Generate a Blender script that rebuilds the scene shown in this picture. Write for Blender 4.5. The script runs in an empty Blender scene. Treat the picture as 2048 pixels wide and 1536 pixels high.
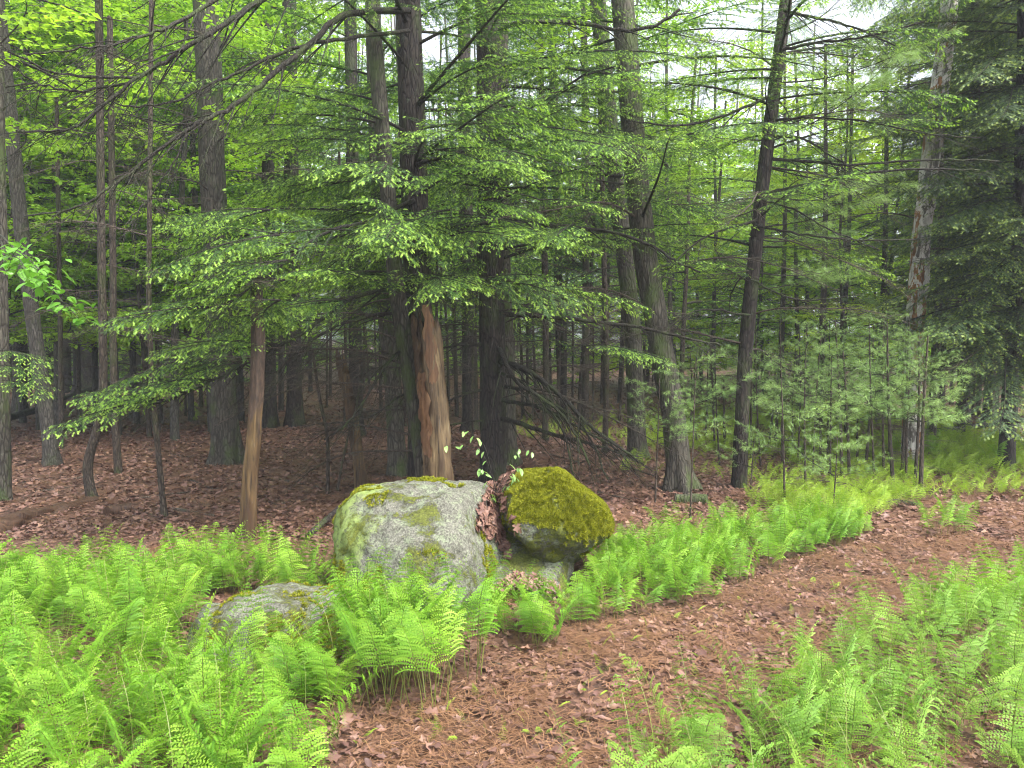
import bpy, math, random
import numpy as np
from mathutils import Vector, Matrix, Euler

R = math.radians
rng = np.random.default_rng(11)
scene = bpy.context.scene
COL = scene.collection

# ------------------------------------------------------------------ camera
PITCH = R(3.0)
CAM_H = 1.6
FPX = 1479.0                       # focal length in pixels of the 2048 wide photograph
cam_d = bpy.data.cameras.new('camera')
cam_d.sensor_width = 36.0
cam_d.lens = 26.0
cam_d.clip_start = 0.05
cam_d.clip_end = 1500
cam = bpy.data.objects.new('camera', cam_d)
COL.objects.link(cam)
cam.location = (0, 0, CAM_H)
cam.rotation_euler = (R(90) - PITCH, 0, 0)
scene.camera = cam

# ------------------------------------------------------------------ light
SUN_EL, SUN_AZ = R(58), R(124)      # azimuth from +Y towards +X
world = bpy.data.worlds.new('World')
scene.world = world
world.use_nodes = True
wn = world.node_tree.nodes
wl = world.node_tree.links
bg = wn['Background']
sky = wn.new('ShaderNodeTexSky')
sky.sky_type = 'NISHITA'
sky.sun_disc = False
sky.sun_elevation = SUN_EL
sky.sun_rotation = SUN_AZ
sky.air_density = 1.0
sky.dust_density = 4.0
hs = wn.new('ShaderNodeHueSaturation')
hs.inputs['Saturation'].default_value = 0.34       # overcast: nearly white sky
wl.new(sky.outputs[0], hs.inputs['Color'])
wl.new(hs.outputs[0], bg.inputs['Color'])
bg.inputs['Strength'].default_value = 0.15
sun_d = bpy.data.lights.new('sun', 'SUN')
sun_d.energy = 1.5
sun_d.angle = R(20)
sun_d.color = (1.0, 0.96, 0.88)
sun = bpy.data.objects.new('sun', sun_d)
COL.objects.link(sun)
sd = Vector((math.sin(SUN_AZ) * math.cos(SUN_EL), math.cos(SUN_AZ) * math.cos(SUN_EL), math.sin(SUN_EL)))
sun.rotation_euler = sd.to_track_quat('Z', 'Y').to_euler()
sun.location = sd * 50
vs = scene.view_settings
vs.view_transform = 'Standard'
vs.look = 'None'
vs.gamma = 1.0
vs.exposure = 2.08
scene.cycles.use_denoising = True
scene.cycles.denoising_prefilter = 'ACCURATE'
vs.use_curve_mapping = False
scene.cycles.max_bounces = 9
scene.cycles.diffuse_bounces = 5
scene.cycles.pixel_filter_type = 'BLACKMAN_HARRIS'
scene.cycles.filter_width = 1.1
scene.cycles.transmission_bounces = 4
scene.cycles.glossy_bounces = 2
scene.cycles.volume_bounces = 0

# ------------------------------------------------------------------ numeric helpers
def _hash(ix, iy, iz, seed=0):
    h = (ix.astype(np.int64) * 374761393 + iy.astype(np.int64) * 668265263 + iz.astype(np.int64) * 2147483647 + seed * 974711) & 0xFFFFFFFF
    h = ((h ^ (h >> 13)) * 1274126177) & 0xFFFFFFFF
    h = h ^ (h >> 16)
    return (h & 0xFFFF) / 65535.0 * 2 - 1

def noise3(p, seed=0):
    p = np.asarray(p, float)
    i = np.floor(p)
    f = p - i
    f = f * f * f * (f * (f * 6 - 15) + 10)
    i = i.astype(np.int64)
    o = 0
    for dx in (0, 1):
        wx = f[..., 0] if dx else 1 - f[..., 0]
        for dy in (0, 1):
            wy = f[..., 1] if dy else 1 - f[..., 1]
            for dz in (0, 1):
                wz = f[..., 2] if dz else 1 - f[..., 2]
                o = o + wx * wy * wz * _hash(i[..., 0] + dx, i[..., 1] + dy, i[..., 2] + dz, seed)
    return o

def fbm(p, octaves=4, seed=0):
    p = np.asarray(p, float)
    a, s, o = 1.0, 1.0, 0
    for k in range(octaves):
        o = o + a * noise3(p * s + k * 17.3, seed + k)
        a *= 0.5
        s *= 2.03
    return o

def height(x, y):
    x = np.asarray(x, float)
    y = np.asarray(y, float)
    z0 = np.zeros_like(x)
    r = np.hypot(x, y)
    w = np.clip(r / 3, 0, 1)
    h = 0.03 * noise3(np.stack([x * 1.3, y * 1.3, z0], -1), 3) * w
    h = h + 0.10 * noise3(np.stack([x * .25, y * .25, z0], -1), 5) * np.clip((r - 4) / 6, 0, 1)
    h = h + 0.6 * noise3(np.stack([x * .05, y * .05, z0], -1), 6) * np.clip((r - 20) / 30, 0, 1)
    h = h + 0.012 * np.clip(r - 18, 0, 200)
    return h

def hz(x, y):
    return float(height(np.array([x]), np.array([y]))[0])

CF = np.array([0, math.cos(PITCH), -math.sin(PITCH)])
CU = np.array([0, math.sin(PITCH), math.cos(PITCH)])
CR = np.array([1.0, 0, 0])
CP = np.array([0, 0, CAM_H])

def ray(px, py):
    d = CF + CR * ((px - 1024) / FPX) - CU * ((py - 768) / FPX)
    return d

def at(px, py, Y):
    d = ray(px, py)
    return CP + d * (Y / d[1])

def ground(px, py):
    d = ray(px, py)
    t = 0.5
    if d[2] >= -1e-4:
        t = 60
    else:
        t = CAM_H / -d[2]
        for _ in range(6):
            p = CP + d * t
            t = (CAM_H - hz(p[0], p[1])) / -d[2]
    p = CP + d * t
    return np.array([p[0], p[1], hz(p[0], p[1])])

def project(P):
    P = np.asarray(P, float)
    q = P - CP
    zf = q @ CF
    return 1024 + FPX * (q @ CR) / zf, 768 - FPX * (q @ CU) / zf

def in_poly(x, y, poly):
    x = np.asarray(x); y = np.asarray(y)
    c = np.zeros(x.shape, bool)
    n = len(poly)
    for i in range(n):
        x1, y1 = poly[i]
        x2, y2 = poly[(i + 1) % n]
        if y1 == y2:
            continue
        m = ((y1 > y) != (y2 > y)) & (x < (x2 - x1) * (y - y1) / (y2 - y1) + x1)
        c ^= m
    return c

def smooth_path(pts, n):
    pts = np.asarray(pts, float)
    if len(pts) < 3:
        t = np.linspace(0, 1, n)[:, None]
        return pts[0] * (1 - t) + pts[-1] * t
    P = np.vstack([2 * pts[0] - pts[1], pts, 2 * pts[-1] - pts[-2]])
    m = len(pts) - 1
    u = np.linspace(0, m, n)
    i = np.minimum(u.astype(int), m - 1)
    f = (u - i)[:, None]
    a, b, c, d = P[i], P[i + 1], P[i + 2], P[i + 3]
    return 0.5 * (2 * b + (c - a) * f + (2 * a - 5 * b + 4 * c - d) * f ** 2 + (-a + 3 * b - 3 * c + d) * f ** 3)

def unit(v):
    v = np.asarray(v, float)
    return v / np.maximum(np.linalg.norm(v, axis=-1, keepdims=True), 1e-9)

# ------------------------------------------------------------------ mesh builder
class MB:
    def __init__(self):
        self.V, self.F, self.M, self.T = [], [], [], []
        self.n = 0

    def add(self, V, F, mat=0, tint=0.5):
        V = np.asarray(V, float).reshape(-1, 3)
        F = np.asarray(F, np.int64)
        self.V.append(V)
        self.F.append(F + self.n)
        self.M.append(np.broadcast_to(np.asarray(mat, np.int32), (len(F),)))
        self.T.append(np.broadcast_to(np.asarray(tint, np.float32), (len(V),)))
        self.n += len(V)

    def tube(self, pts, rad, seg=3, mat=0, tint=0.5, cap=False):
        pts = np.asarray(pts, float)
        n = len(pts)
        rad = np.broadcast_to(np.asarray(rad, float), (n,))
        t = unit(np.gradient(pts, axis=0))
        main = unit(pts[-1] - pts[0])
        ref = np.array([0, 0, 1.0]) if abs(main[2]) < 0.8 else np.array([1.0, 0, 0])
        u = unit(ref - t * (t @ ref)[:, None])
        v = np.cross(t, u)
        a = np.linspace(0, 2 * math.pi, seg, endpoint=False)
        V = pts[:, None] + rad[:, None, None] * (np.cos(a)[None, :, None] * u[:, None] + np.sin(a)[None, :, None] * v[:, None])
        self.add(V, grid_faces(n, seg), mat, tint)
        if cap:
            c = [[(n - 1) * seg + k, (n - 1) * seg + (k + 1) % seg, (n - 1) * seg + (k + 2) % seg] for k in range(1)]
            k0 = self.n - n * seg + (n - 1) * seg
            self.F.append(np.array([[k0, k0 + k, k0 + k + 1] for k in range(1, seg - 1)]))
            self.M.append(np.full(seg - 2, mat, np.int32))

    def tris(self, T, mat=0, tint=0.5):
        T = np.asarray(T, float)
        n = len(T)
        tint = np.repeat(np.broadcast_to(np.asarray(tint, np.float32), (n,)), 3)
        self.add(T.reshape(-1, 3), np.arange(n * 3).reshape(n, 3), mat, tint)

    def mesh(self, name, mats, smooth=True):
        me = bpy.data.meshes.new(name)
        if not self.V:
            return me
        V = np.concatenate(self.V)
        me.vertices.add(len(V))
        me.vertices.foreach_set('co', V.ravel().astype(np.float32))
        loops = np.concatenate([f.ravel() for f in self.F])
        tot = np.concatenate([np.full(len(f), f.shape[1]) for f in self.F])
        start = np.concatenate([[0], np.cumsum(tot)[:-1]])
        me.loops.add(len(loops))
        me.loops.foreach_set('vertex_index', loops.astype(np.int32))
        me.polygons.add(len(tot))
        me.polygons.foreach_set('loop_start', start.astype(np.int32))
        me.polygons.foreach_set('material_index', np.concatenate(self.M).astype(np.int32))
        me.polygons.foreach_set('use_smooth', np.full(len(tot), smooth))
        at_ = me.attributes.new('tint', 'FLOAT', 'POINT')
        at_.data.foreach_set('value', np.concatenate(self.T).astype(np.float32))
        for m in (mats if isinstance(mats, (list, tuple)) else [mats]):
            me.materials.append(m)
        me.update(calc_edges=True)
        return me

def grid_faces(n, seg, closed=True):
    i = np.arange(n - 1)[:, None]
    j = np.arange(seg if closed else seg - 1)[None, :]
    j2 = (j + 1) % seg
    return np.stack([i * seg + j, i * seg + j2, (i + 1) * seg + j2, (i + 1) * seg + j], -1).reshape(-1, 4)

# ------------------------------------------------------------------ object helpers
def tag(o, label=None, cat=None, group=None, kind=None):
    if label: o['label'] = label
    if cat: o['category'] = cat
    if group: o['group'] = group
    if kind: o['kind'] = kind
    return o

def link(name, me, parent=None, loc=(0, 0, 0), rot=(0, 0, 0), scale=1.0):
    o = bpy.data.objects.new(name, me)
    COL.objects.link(o)
    if parent is not None:
        o.parent = parent
    o.location = loc
    o.rotation_euler = rot
    o.scale = (scale, scale, scale) if np.isscalar(scale) else scale
    return o

def thing(name, label, cat, loc, group=None):
    o = bpy.data.objects.new(name, None)
    o.empty_display_size = 0.1
    COL.objects.link(o)
    o.location = loc
    return tag(o, label, cat, group)

# ------------------------------------------------------------------ materials
class NT:
    def __init__(self, name):
        self.m = bpy.data.materials.new(name)
        self.m.use_nodes = True
        self.t = self.m.node_tree
        self.t.nodes.clear()
        self.out = self.n('ShaderNodeOutputMaterial')

    def n(self, typ, **kw):
        nd = self.t.nodes.new(typ)
        for k, v in kw.items():
            setattr(nd, k, v)
        return nd

    def set(self, nd, key, val):
        if hasattr(val, 'is_output') or isinstance(val, bpy.types.NodeSocket):
            self.t.links.new(val, nd.inputs[key])
        else:
            nd.inputs[key].default_value = val

    def mix(self, fac, a, b, blend='MIX'):
        nd = self.n('ShaderNodeMix', data_type='RGBA', blend_type=blend)
        self.set(nd, 0, fac)
        self.set(nd, 6, a if isinstance(a, bpy.types.NodeSocket) else (*a, 1))
        self.set(nd, 7, b if isinstance(b, bpy.types.NodeSocket) else (*b, 1))
        return nd.outputs[2]

    def math(self, op, a, b=0.0, clamp=False):
        nd = self.n('ShaderNodeMath', operation=op, use_clamp=clamp)
        self.set(nd, 0, a)
        self.set(nd, 1, b)
        return nd.outputs[0]

    def ramp(self, fac, stops):
        nd = self.n('ShaderNodeValToRGB')
        e = nd.color_ramp.elements
        while len(e) > 1:
            e.remove(e[-1])
        for i, (p, c) in enumerate(stops):
            el = e[0] if i == 0 else e.new(p)
            el.position = p
            el.color = (*c, 1) if not np.isscalar(c) else (c, c, c, 1)
        self.set(nd, 0, fac)
        return nd.outputs[0]

    def coords(self, scale=(1, 1, 1), kind='Object'):
        tc = self.n('ShaderNodeTexCoord')
        mp = self.n('ShaderNodeMapping')
        self.t.links.new(tc.outputs[kind], mp.inputs[0])
        mp.inputs['Scale'].default_value = scale
        return mp.outputs[0]

    def noise(self, vec, scale, detail=4, rough=0.55, out=0, dist=0.0):
        nd = self.n('ShaderNodeTexNoise')
        self.set(nd, 'Vector', vec)
        self.set(nd, 'Scale', scale)
        self.set(nd, 'Detail', detail)
        self.set(nd, 'Roughness', rough)
        self.set(nd, 'Distortion', dist)
        return nd.outputs[out]

    def voronoi(self, vec, scale, feature='F1', out=0, rnd=1.0):
        nd = self.n('ShaderNodeTexVoronoi', feature=feature)
        self.set(nd, 'Vector', vec)
        self.set(nd, 'Scale', scale)
        self.set(nd, 'Randomness', rnd)
        return nd.outputs[out]

    def bump(self, h, strength=0.5, dist=0.01, normal=None):
        nd = self.n('ShaderNodeBump')
        self.set(nd, 'Height', h)
        self.set(nd, 'Strength', strength)
        self.set(nd, 'Distance', dist)
        if normal is not None:
            self.set(nd, 'Normal', normal)
        return nd.outputs[0]

    def bsdf(self, color, rough=0.7, normal=None, spec=0.3):
        nd = self.n('ShaderNodeBsdfPrincipled')
        self.set(nd, 'Base Color', color if isinstance(color, bpy.types.NodeSocket) else (*color, 1))
        self.set(nd, 'Roughness', rough)
        self.set(nd, 'Specular IOR Level', spec)
        if normal is not None:
            self.set(nd, 'Normal', normal)
        return nd

    def done(self, shader):
        self.t.links.new(shader, self.out.inputs[0])
        return self.m

def leaf_mat(name, c1, c2, trans=0.4, rough=0.45, spec=0.35, c3=None, tcol=None):
    k = NT(name)
    oi = k.n('ShaderNodeObjectInfo')
    at_ = k.n('ShaderNodeAttribute', attribute_name='tint')
    f = k.math('ADD', k.math('MULTIPLY', oi.outputs['Random'], 0.5), k.math('MULTIPLY', at_.outputs['Fac'], 0.5))
    stops = [(0.15, c1), (0.85, c2)] if c3 is None else [(0.1, c1), (0.5, c2), (0.9, c3)]
    col = k.ramp(f, stops)
    b = k.bsdf(col, rough, None, spec)
    tr = k.n('ShaderNodeBsdfTranslucent')
    k.set(tr, 'Color', k.mix(1.0, col, tcol if tcol else (1.0, 1.0, 0.55), 'MULTIPLY'))
    ms = k.n('ShaderNodeMixShader')
    k.set(ms, 0, trans)
    k.t.links.new(b.outputs[0], ms.inputs[1])
    k.t.links.new(tr.outputs[0], ms.inputs[2])
    return k.done(ms.outputs[0])

def bark_mat(name, c_dark, c_mid, c_light, moss=0.3, scale=1.0, rough=0.75):
    k = NT(name)
    oi = k.n('ShaderNodeObjectInfo')
    v = k.coords((1, 1, 0.22))
    v2 = k.coords((1, 1, 0.5))
    n1 = k.noise(v, 38 * scale, 5, 0.65)
    n2 = k.noise(v2, 5, 3, 0.5)
    vo = k.voronoi(v, 30 * scale, 'DISTANCE_TO_EDGE')
    crack = k.ramp(vo, [(0.0, 0.0), (0.16, 1.0)])
    col = k.ramp(n1, [(0.28, c_dark), (0.5, c_mid), (0.75, c_light)])
    col = k.mix(k.math('MULTIPLY', crack, 0.75), c_dark, col)
    # lichen flecks and moss
    l1 = k.ramp(k.noise(v2, 22, 4, 0.7), [(0.62, 0.0), (0.70, 1.0)])
    col = k.mix(k.math('MULTIPLY', l1, 0.30), col, (0.20, 0.23, 0.17))
    if moss > 0:
        mm = k.ramp(k.math('ADD', n2, k.math('MULTIPLY', k.noise(v2, 45, 2), 0.25)), [(0.62, 0.0), (0.78, 1.0)])
        col = k.mix(k.math('MULTIPLY', mm, moss), col, (0.055, 0.085, 0.018))
    hs_ = k.n('ShaderNodeHueSaturation')
    k.set(hs_, 'Value', k.math('ADD', k.math('MULTIPLY', oi.outputs['Random'], 0.5), 0.75))
    k.set(hs_, 'Color', col)
    h = k.math('ADD', k.math('MULTIPLY', crack, 0.6), k.math('MULTIPLY', n1, 0.7))
    return k.done(k.bsdf(hs_.outputs[0], rough, k.bump(h, 0.9, 0.012), 0.3).outputs[0])

M = {}
M['bark_hemlock'] = bark_mat('hemlock_bark', (0.012, 0.009, 0.008), (0.046, 0.036, 0.030), (0.10, 0.082, 0.07), 0.4)
M['bark_grey'] = bark_mat('grey_bark', (0.026, 0.022, 0.017), (0.078, 0.070, 0.054), (0.17, 0.155, 0.125), 0.7)
M['bark_thin'] = bark_mat('thin_bark', (0.022, 0.017, 0.013), (0.085, 0.064, 0.048), (0.16, 0.13, 0.10), 0.45, 1.6)
M['bark_maple'] = bark_mat('maple_bark', (0.025, 0.022, 0.019), (0.075, 0.068, 0.057), (0.15, 0.14, 0.12), 0.25, 1.3)
M['twig'] = bark_mat('twig_bark', (0.012, 0.010, 0.008), (0.036, 0.029, 0.022), (0.085, 0.075, 0.058), 0.55, 2.0)
M['dead_twig'] = bark_mat('dead_twig_bark', (0.04, 0.03, 0.024), (0.11, 0.085, 0.066), (0.20, 0.165, 0.135), 0.15, 2.0)

def wood_mat(name, stops, dark_amt=0.5, scale=1.0, zbark=None):
    k = NT(name)
    v = k.coords((1, 1, 0.06))
    v2 = k.coords((1, 1, 0.25))
    n1 = k.noise(v, 42 * scale, 5, 0.65)
    n2 = k.noise(v2, 7 * scale, 3, 0.6)
    col = k.ramp(n1, stops)
    dk = k.ramp(k.math('ADD', k.math('MULTIPLY', n2, 0.6), k.math('MULTIPLY', n1, 0.4)), [(0.46, 0.0), (0.56, 1.0)])
    col = k.mix(k.math('MULTIPLY', dk, dark_amt), col, (0.045, 0.024, 0.013))
    if zbark is not None:
        sp = k.n('ShaderNodeSeparateXYZ'); k.set(sp, 0, k.coords((1, 1, 1)))
        zz = k.math('ADD', k.math('MULTIPLY', k.math('SUBTRACT', sp.outputs[2], zbark), 0.6), k.noise(v2, 6, 4, 0.6))
        barkc = k.ramp(k.noise(k.coords((1, 1, .3)), 40, 5, 0.7), [(0.3, (0.016, 0.011, 0.009)), (0.5, (0.06, 0.038, 0.026)), (0.75, (0.13, 0.085, 0.058))])
        col = k.mix(k.ramp(zz, [(0.47, 0.0), (0.53, 1.0)]), col, barkc)
        wv = k.ramp(k.noise(v, 90, 3, 0.7), [(0.62, 0.0), (0.72, 0.6)])
        col = k.mix(wv, col, (0.20, 0.185, 0.16))
    gm = k.ramp(k.noise(v2, 4.3, 3, 0.5), [(0.60, 0.0), (0.75, 1.0)])
    col = k.mix(k.math('MULTIPLY', gm, 0.35), col, (0.09, 0.10, 0.03))
    return k.done(k.bsdf(col, 0.6, k.bump(k.math('ADD', n1, k.math('MULTIPLY', n2, 0.6)), 0.9, 0.012), 0.35).outputs[0])

M['snag_wood'] = wood_mat('snag_wood', [(0.36, (0.04, 0.026, 0.015)), (0.47, (0.15, 0.10, 0.050)), (0.66, (0.32, 0.235, 0.125))], 0.85, zbark=1.75)
M['snag_wood_dark'] = wood_mat('dark_snag_wood', [(0.34, (0.026, 0.017, 0.010)), (0.48, (0.095, 0.060, 0.028)), (0.70, (0.25, 0.165, 0.066))], 0.85)
M['snag_wood_tall'] = wood_mat('tall_snag_wood', [(0.34, (0.026, 0.017, 0.010)), (0.48, (0.10, 0.062, 0.026)), (0.70, (0.24, 0.155, 0.06))], 0.9, zbark=.95)
M['rot_wood'] = wood_mat('rotten_wood', [(0.34, (0.02, 0.010, 0.007)), (0.5, (0.065, 0.034, 0.020)), (0.72, (0.14, 0.078, 0.045))], 0.6)
M['flaky_bark'] = wood_mat('flaky_bark', [(0.3, (0.05, 0.025, 0.015)), (0.5, (0.15, 0.075, 0.035)), (0.75, (0.30, 0.17, 0.08))], 0.4, 0.8)

def peel_mat():
    k = NT('peeling_bark')
    v = k.coords((1, 1, 0.45))
    n = k.noise(v, 5.5, 4, 0.65, dist=0.6)
    n2 = k.noise(k.coords((1, 1, 0.3)), 26, 5, 0.7)
    pale = k.ramp(n2, [(0.3, (0.26, 0.24, 0.21)), (0.5, (0.60, 0.57, 0.53)), (0.75, (0.80, 0.77, 0.73))])
    warm = k.ramp(n2, [(0.3, (0.09, 0.04, 0.02)), (0.55, (0.30, 0.15, 0.06)), (0.8, (0.42, 0.25, 0.12))])
    col = k.mix(k.ramp(n, [(0.52, 0.0), (0.55, 1.0)]), pale, warm)
    col = k.mix(k.ramp(n, [(0.40, 0.85), (0.43, 0.0)]), col, (0.05, 0.04, 0.034))
    return k.done(k.bsdf(col, 0.7, k.bump(k.math('ADD', n2, k.math('MULTIPLY', n, 1.5)), 0.9, 0.015), 0.25).outputs[0])
M['peel'] = peel_mat()

M['fern'] = leaf_mat('fern_green', (0.095, 0.24, 0.020), (0.185, 0.375, 0.030), 0.40, 0.5, 0.25, (0.32, 0.49, 0.06))
M['fern_pale'] = leaf_mat('pale_fern_green', (0.12, 0.26, 0.035), (0.21, 0.385, 0.055), 0.40, 0.5, 0.25, (0.34, 0.50, 0.09))
M['fern_stem'] = leaf_mat('fern_stem', (0.10, 0.13, 0.025), (0.18, 0.20, 0.045), 0.0, 0.5)
M['hemlock'] = leaf_mat('hemlock_needles', (0.042, 0.105, 0.028), (0.10, 0.225, 0.045), 0.35, 0.4, 0.4)
M['hemlock_new'] = leaf_mat('hemlock_new_growth', (0.23, 0.43, 0.055), (0.42, 0.64, 0.11), 0.42, 0.45, 0.3)
M['spruce'] = leaf_mat('dark_needles', (0.045, 0.085, 0.035), (0.105, 0.18, 0.06), 0.2, 0.45, 0.35)
M['spruce_new'] = leaf_mat('dull_new_growth', (0.16, 0.24, 0.045), (0.28, 0.36, 0.075), 0.3, 0.45, 0.3)
M['pine'] = leaf_mat('pine_needles', (0.16, 0.29, 0.085), (0.34, 0.50, 0.16), 0.3, 0.4, 0.4)
M['pine_brown'] = leaf_mat('brown_needles', (0.20, 0.08, 0.03), (0.30, 0.14, 0.05), 0.2, 0.5, 0.3)
M['leaf'] = leaf_mat('broad_leaves', (0.19, 0.38, 0.034), (0.40, 0.62, 0.07), 0.55, 0.4, 0.4)
M['leaf_bright'] = leaf_mat('bright_maple_leaves', (0.26, 0.45, 0.035), (0.46, 0.60, 0.075), 0.5, 0.45, 0.3)
M['leaf_near'] = leaf_mat('young_beech_leaves', (0.12, 0.32, 0.035), (0.20, 0.44, 0.065), 0.45, 0.35, 0.45)
M['leaf_pale'] = leaf_mat('pale_beech_leaves', (0.20, 0.38, 0.10), (0.30, 0.48, 0.15), 0.4, 0.35, 0.45)
M['litter'] = leaf_mat('dead_leaves', (0.043, 0.023, 0.017), (0.145, 0.078, 0.056), 0.05, 0.5, 0.28, (0.26, 0.155, 0.105), (1, .7, .5))
M['litter_red'] = leaf_mat('reddish_dead_leaves', (0.050, 0.026, 0.021), (0.142, 0.076, 0.061), 0.05, 0.48, 0.3, (0.22, 0.125, 0.092), (1, .7, .5))
M['needle_litter'] = leaf_mat('fallen_needles', (0.10, 0.048, 0.026), (0.25, 0.135, 0.072), 0.0, 0.55, 0.3)
M['moss'] = leaf_mat('moss_tufts', (0.085, 0.105, 0.006), (0.29, 0.295, 0.02), 0.22, 0.7, 0.1)

def ground_mat():
    k = NT('forest_floor')
    v = k.coords((1, 1, 1))
    vd = k.n('ShaderNodeMapping')
    k.t.links.new(v, vd.inputs[0])
    nz = k.noise(v, 9, 3, 0.6, out=1)
    vv = k.mix(0.06, v, nz, 'ADD')
    c1 = k.voronoi(vv, 16, 'F1', 1)
    c2 = k.voronoi(vv, 34, 'F1', 1)
    sep1 = k.n('ShaderNodeSeparateColor'); k.set(sep1, 0, c1)
    sep2 = k.n('ShaderNodeSeparateColor'); k.set(sep2, 0, c2)
    f = k.math('ADD', k.math('MULTIPLY', sep1.outputs[0], 0.6), k.math('MULTIPLY', sep2.outputs[1], 0.4))
    col = k.ramp(f, [(0.1, (0.050, 0.026, 0.017)), (0.38, (0.105, 0.052, 0.034)), (0.62, (0.165, 0.082, 0.053)), (0.92, (0.27, 0.16, 0.11))])
    big = k.noise(v, 0.6, 4, 0.6)
    col = k.mix(k.ramp(big, [(0.40, 0.0), (0.62, 0.55)]), col, (0.075, 0.042, 0.028))
    fine = k.noise(v, 160, 4, 0.7)
    col = k.mix(k.math('MULTIPLY', fine, 0.5), col, (0.05, 0.026, 0.016))
    d1 = k.voronoi(vv, 16, 'F1', 0)
    d2 = k.voronoi(vv, 34, 'F1', 0)
    h = k.math('ADD', k.math('MULTIPLY', d1, 1.0), k.math('MULTIPLY', d2, 0.6))
    h = k.math('ADD', h, k.math('MULTIPLY', fine, 0.5))
    return k.done(k.bsdf(col, 0.6, k.bump(h, 0.8, 0.02), 0.35).outputs[0])
M['ground'] = ground_mat()

def rock_mat(name, green=0.5, mossy=0.0):
    k = NT(name)
    v = k.coords((1, 1, 1))
    geo = k.n('ShaderNodeNewGeometry')
    sx = k.n('ShaderNodeSeparateXYZ'); k.set(sx, 0, v)
    big = k.noise(v, 3.2, 4, 0.6)
    mid = k.noise(v, 14, 5, 0.7)
    fin = k.noise(v, 75, 5, 0.75)
    gr = k.noise(v, 240, 2, 0.6)
    col = k.ramp(k.math('ADD', k.math('MULTIPLY', fin, 0.65), k.math('MULTIPLY', gr, 0.35)),
                 [(0.37, (0.030, 0.029, 0.022)), (0.45, (0.095, 0.093, 0.075)), (0.55, (0.175, 0.172, 0.142)), (0.67, (0.33, 0.325, 0.28))])
    # crusty lichen
    lich = k.ramp(k.math('ADD', k.math('MULTIPLY', mid, 0.6), k.math('MULTIPLY', fin, 0.4)), [(0.50, 0.0), (0.56, 1.0)])
    col = k.mix(k.math('MULTIPLY', lich, 0.6), col, (0.20, 0.245, 0.145))
    # yellow green lichen on the left flank
    side = k.math('ADD', k.math('MULTIPLY', sx.outputs[0], -1.3), k.math('MULTIPLY', big, 1.3))
    sm = k.ramp(k.math('MULTIPLY', k.math('ADD', side, k.math('MULTIPLY', fin, 0.5)), 0.5), [(0.60, 0.0), (0.70, 1.0)])
    col = k.mix(k.math('MULTIPLY', sm, green), col, (0.20, 0.27, 0.065))
    dark = k.ramp(k.noise(v, 30, 3, 0.8), [(0.55, 0.0), (0.63, 1.0)])
    col = k.mix(k.math('MULTIPLY', dark, 0.7), col, (0.055, 0.055, 0.042))
    cen = k.noise(v, 4.3, 5, 0.75, dist=0.4)
    mo = k.math('ADD', k.math('ADD', cen, k.math('MULTIPLY', fin, 0.30)), mossy)
    mm = k.ramp(mo, [(0.70, 0.0), (0.77, 1.0)])
    mcol = k.ramp(fin, [(0.3, (0.04, 0.05, 0.008)), (0.55, (0.10, 0.115, 0.014)), (0.75, (0.19, 0.20, 0.025))])
    col = k.mix(k.math('MULTIPLY', mm, 0.9), col, mcol)
    h = k.math('ADD', k.math('MULTIPLY', fin, 0.8), k.math('ADD', k.math('MULTIPLY', mid, 0.8), k.math('MULTIPLY', mm, 0.5)))
    return k.done(k.bsdf(col, 0.8, k.bump(h, 0.8, 0.02), 0.2).outputs[0])
M['rock'] = rock_mat('lichen_granite', 0.85, 0.0)
M['rock_mossy'] = rock_mat('mossy_granite', 0.3, 0.14)
M['rock_dark'] = rock_mat('dark_mossy_granite', 0.5, 0.06)

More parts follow.
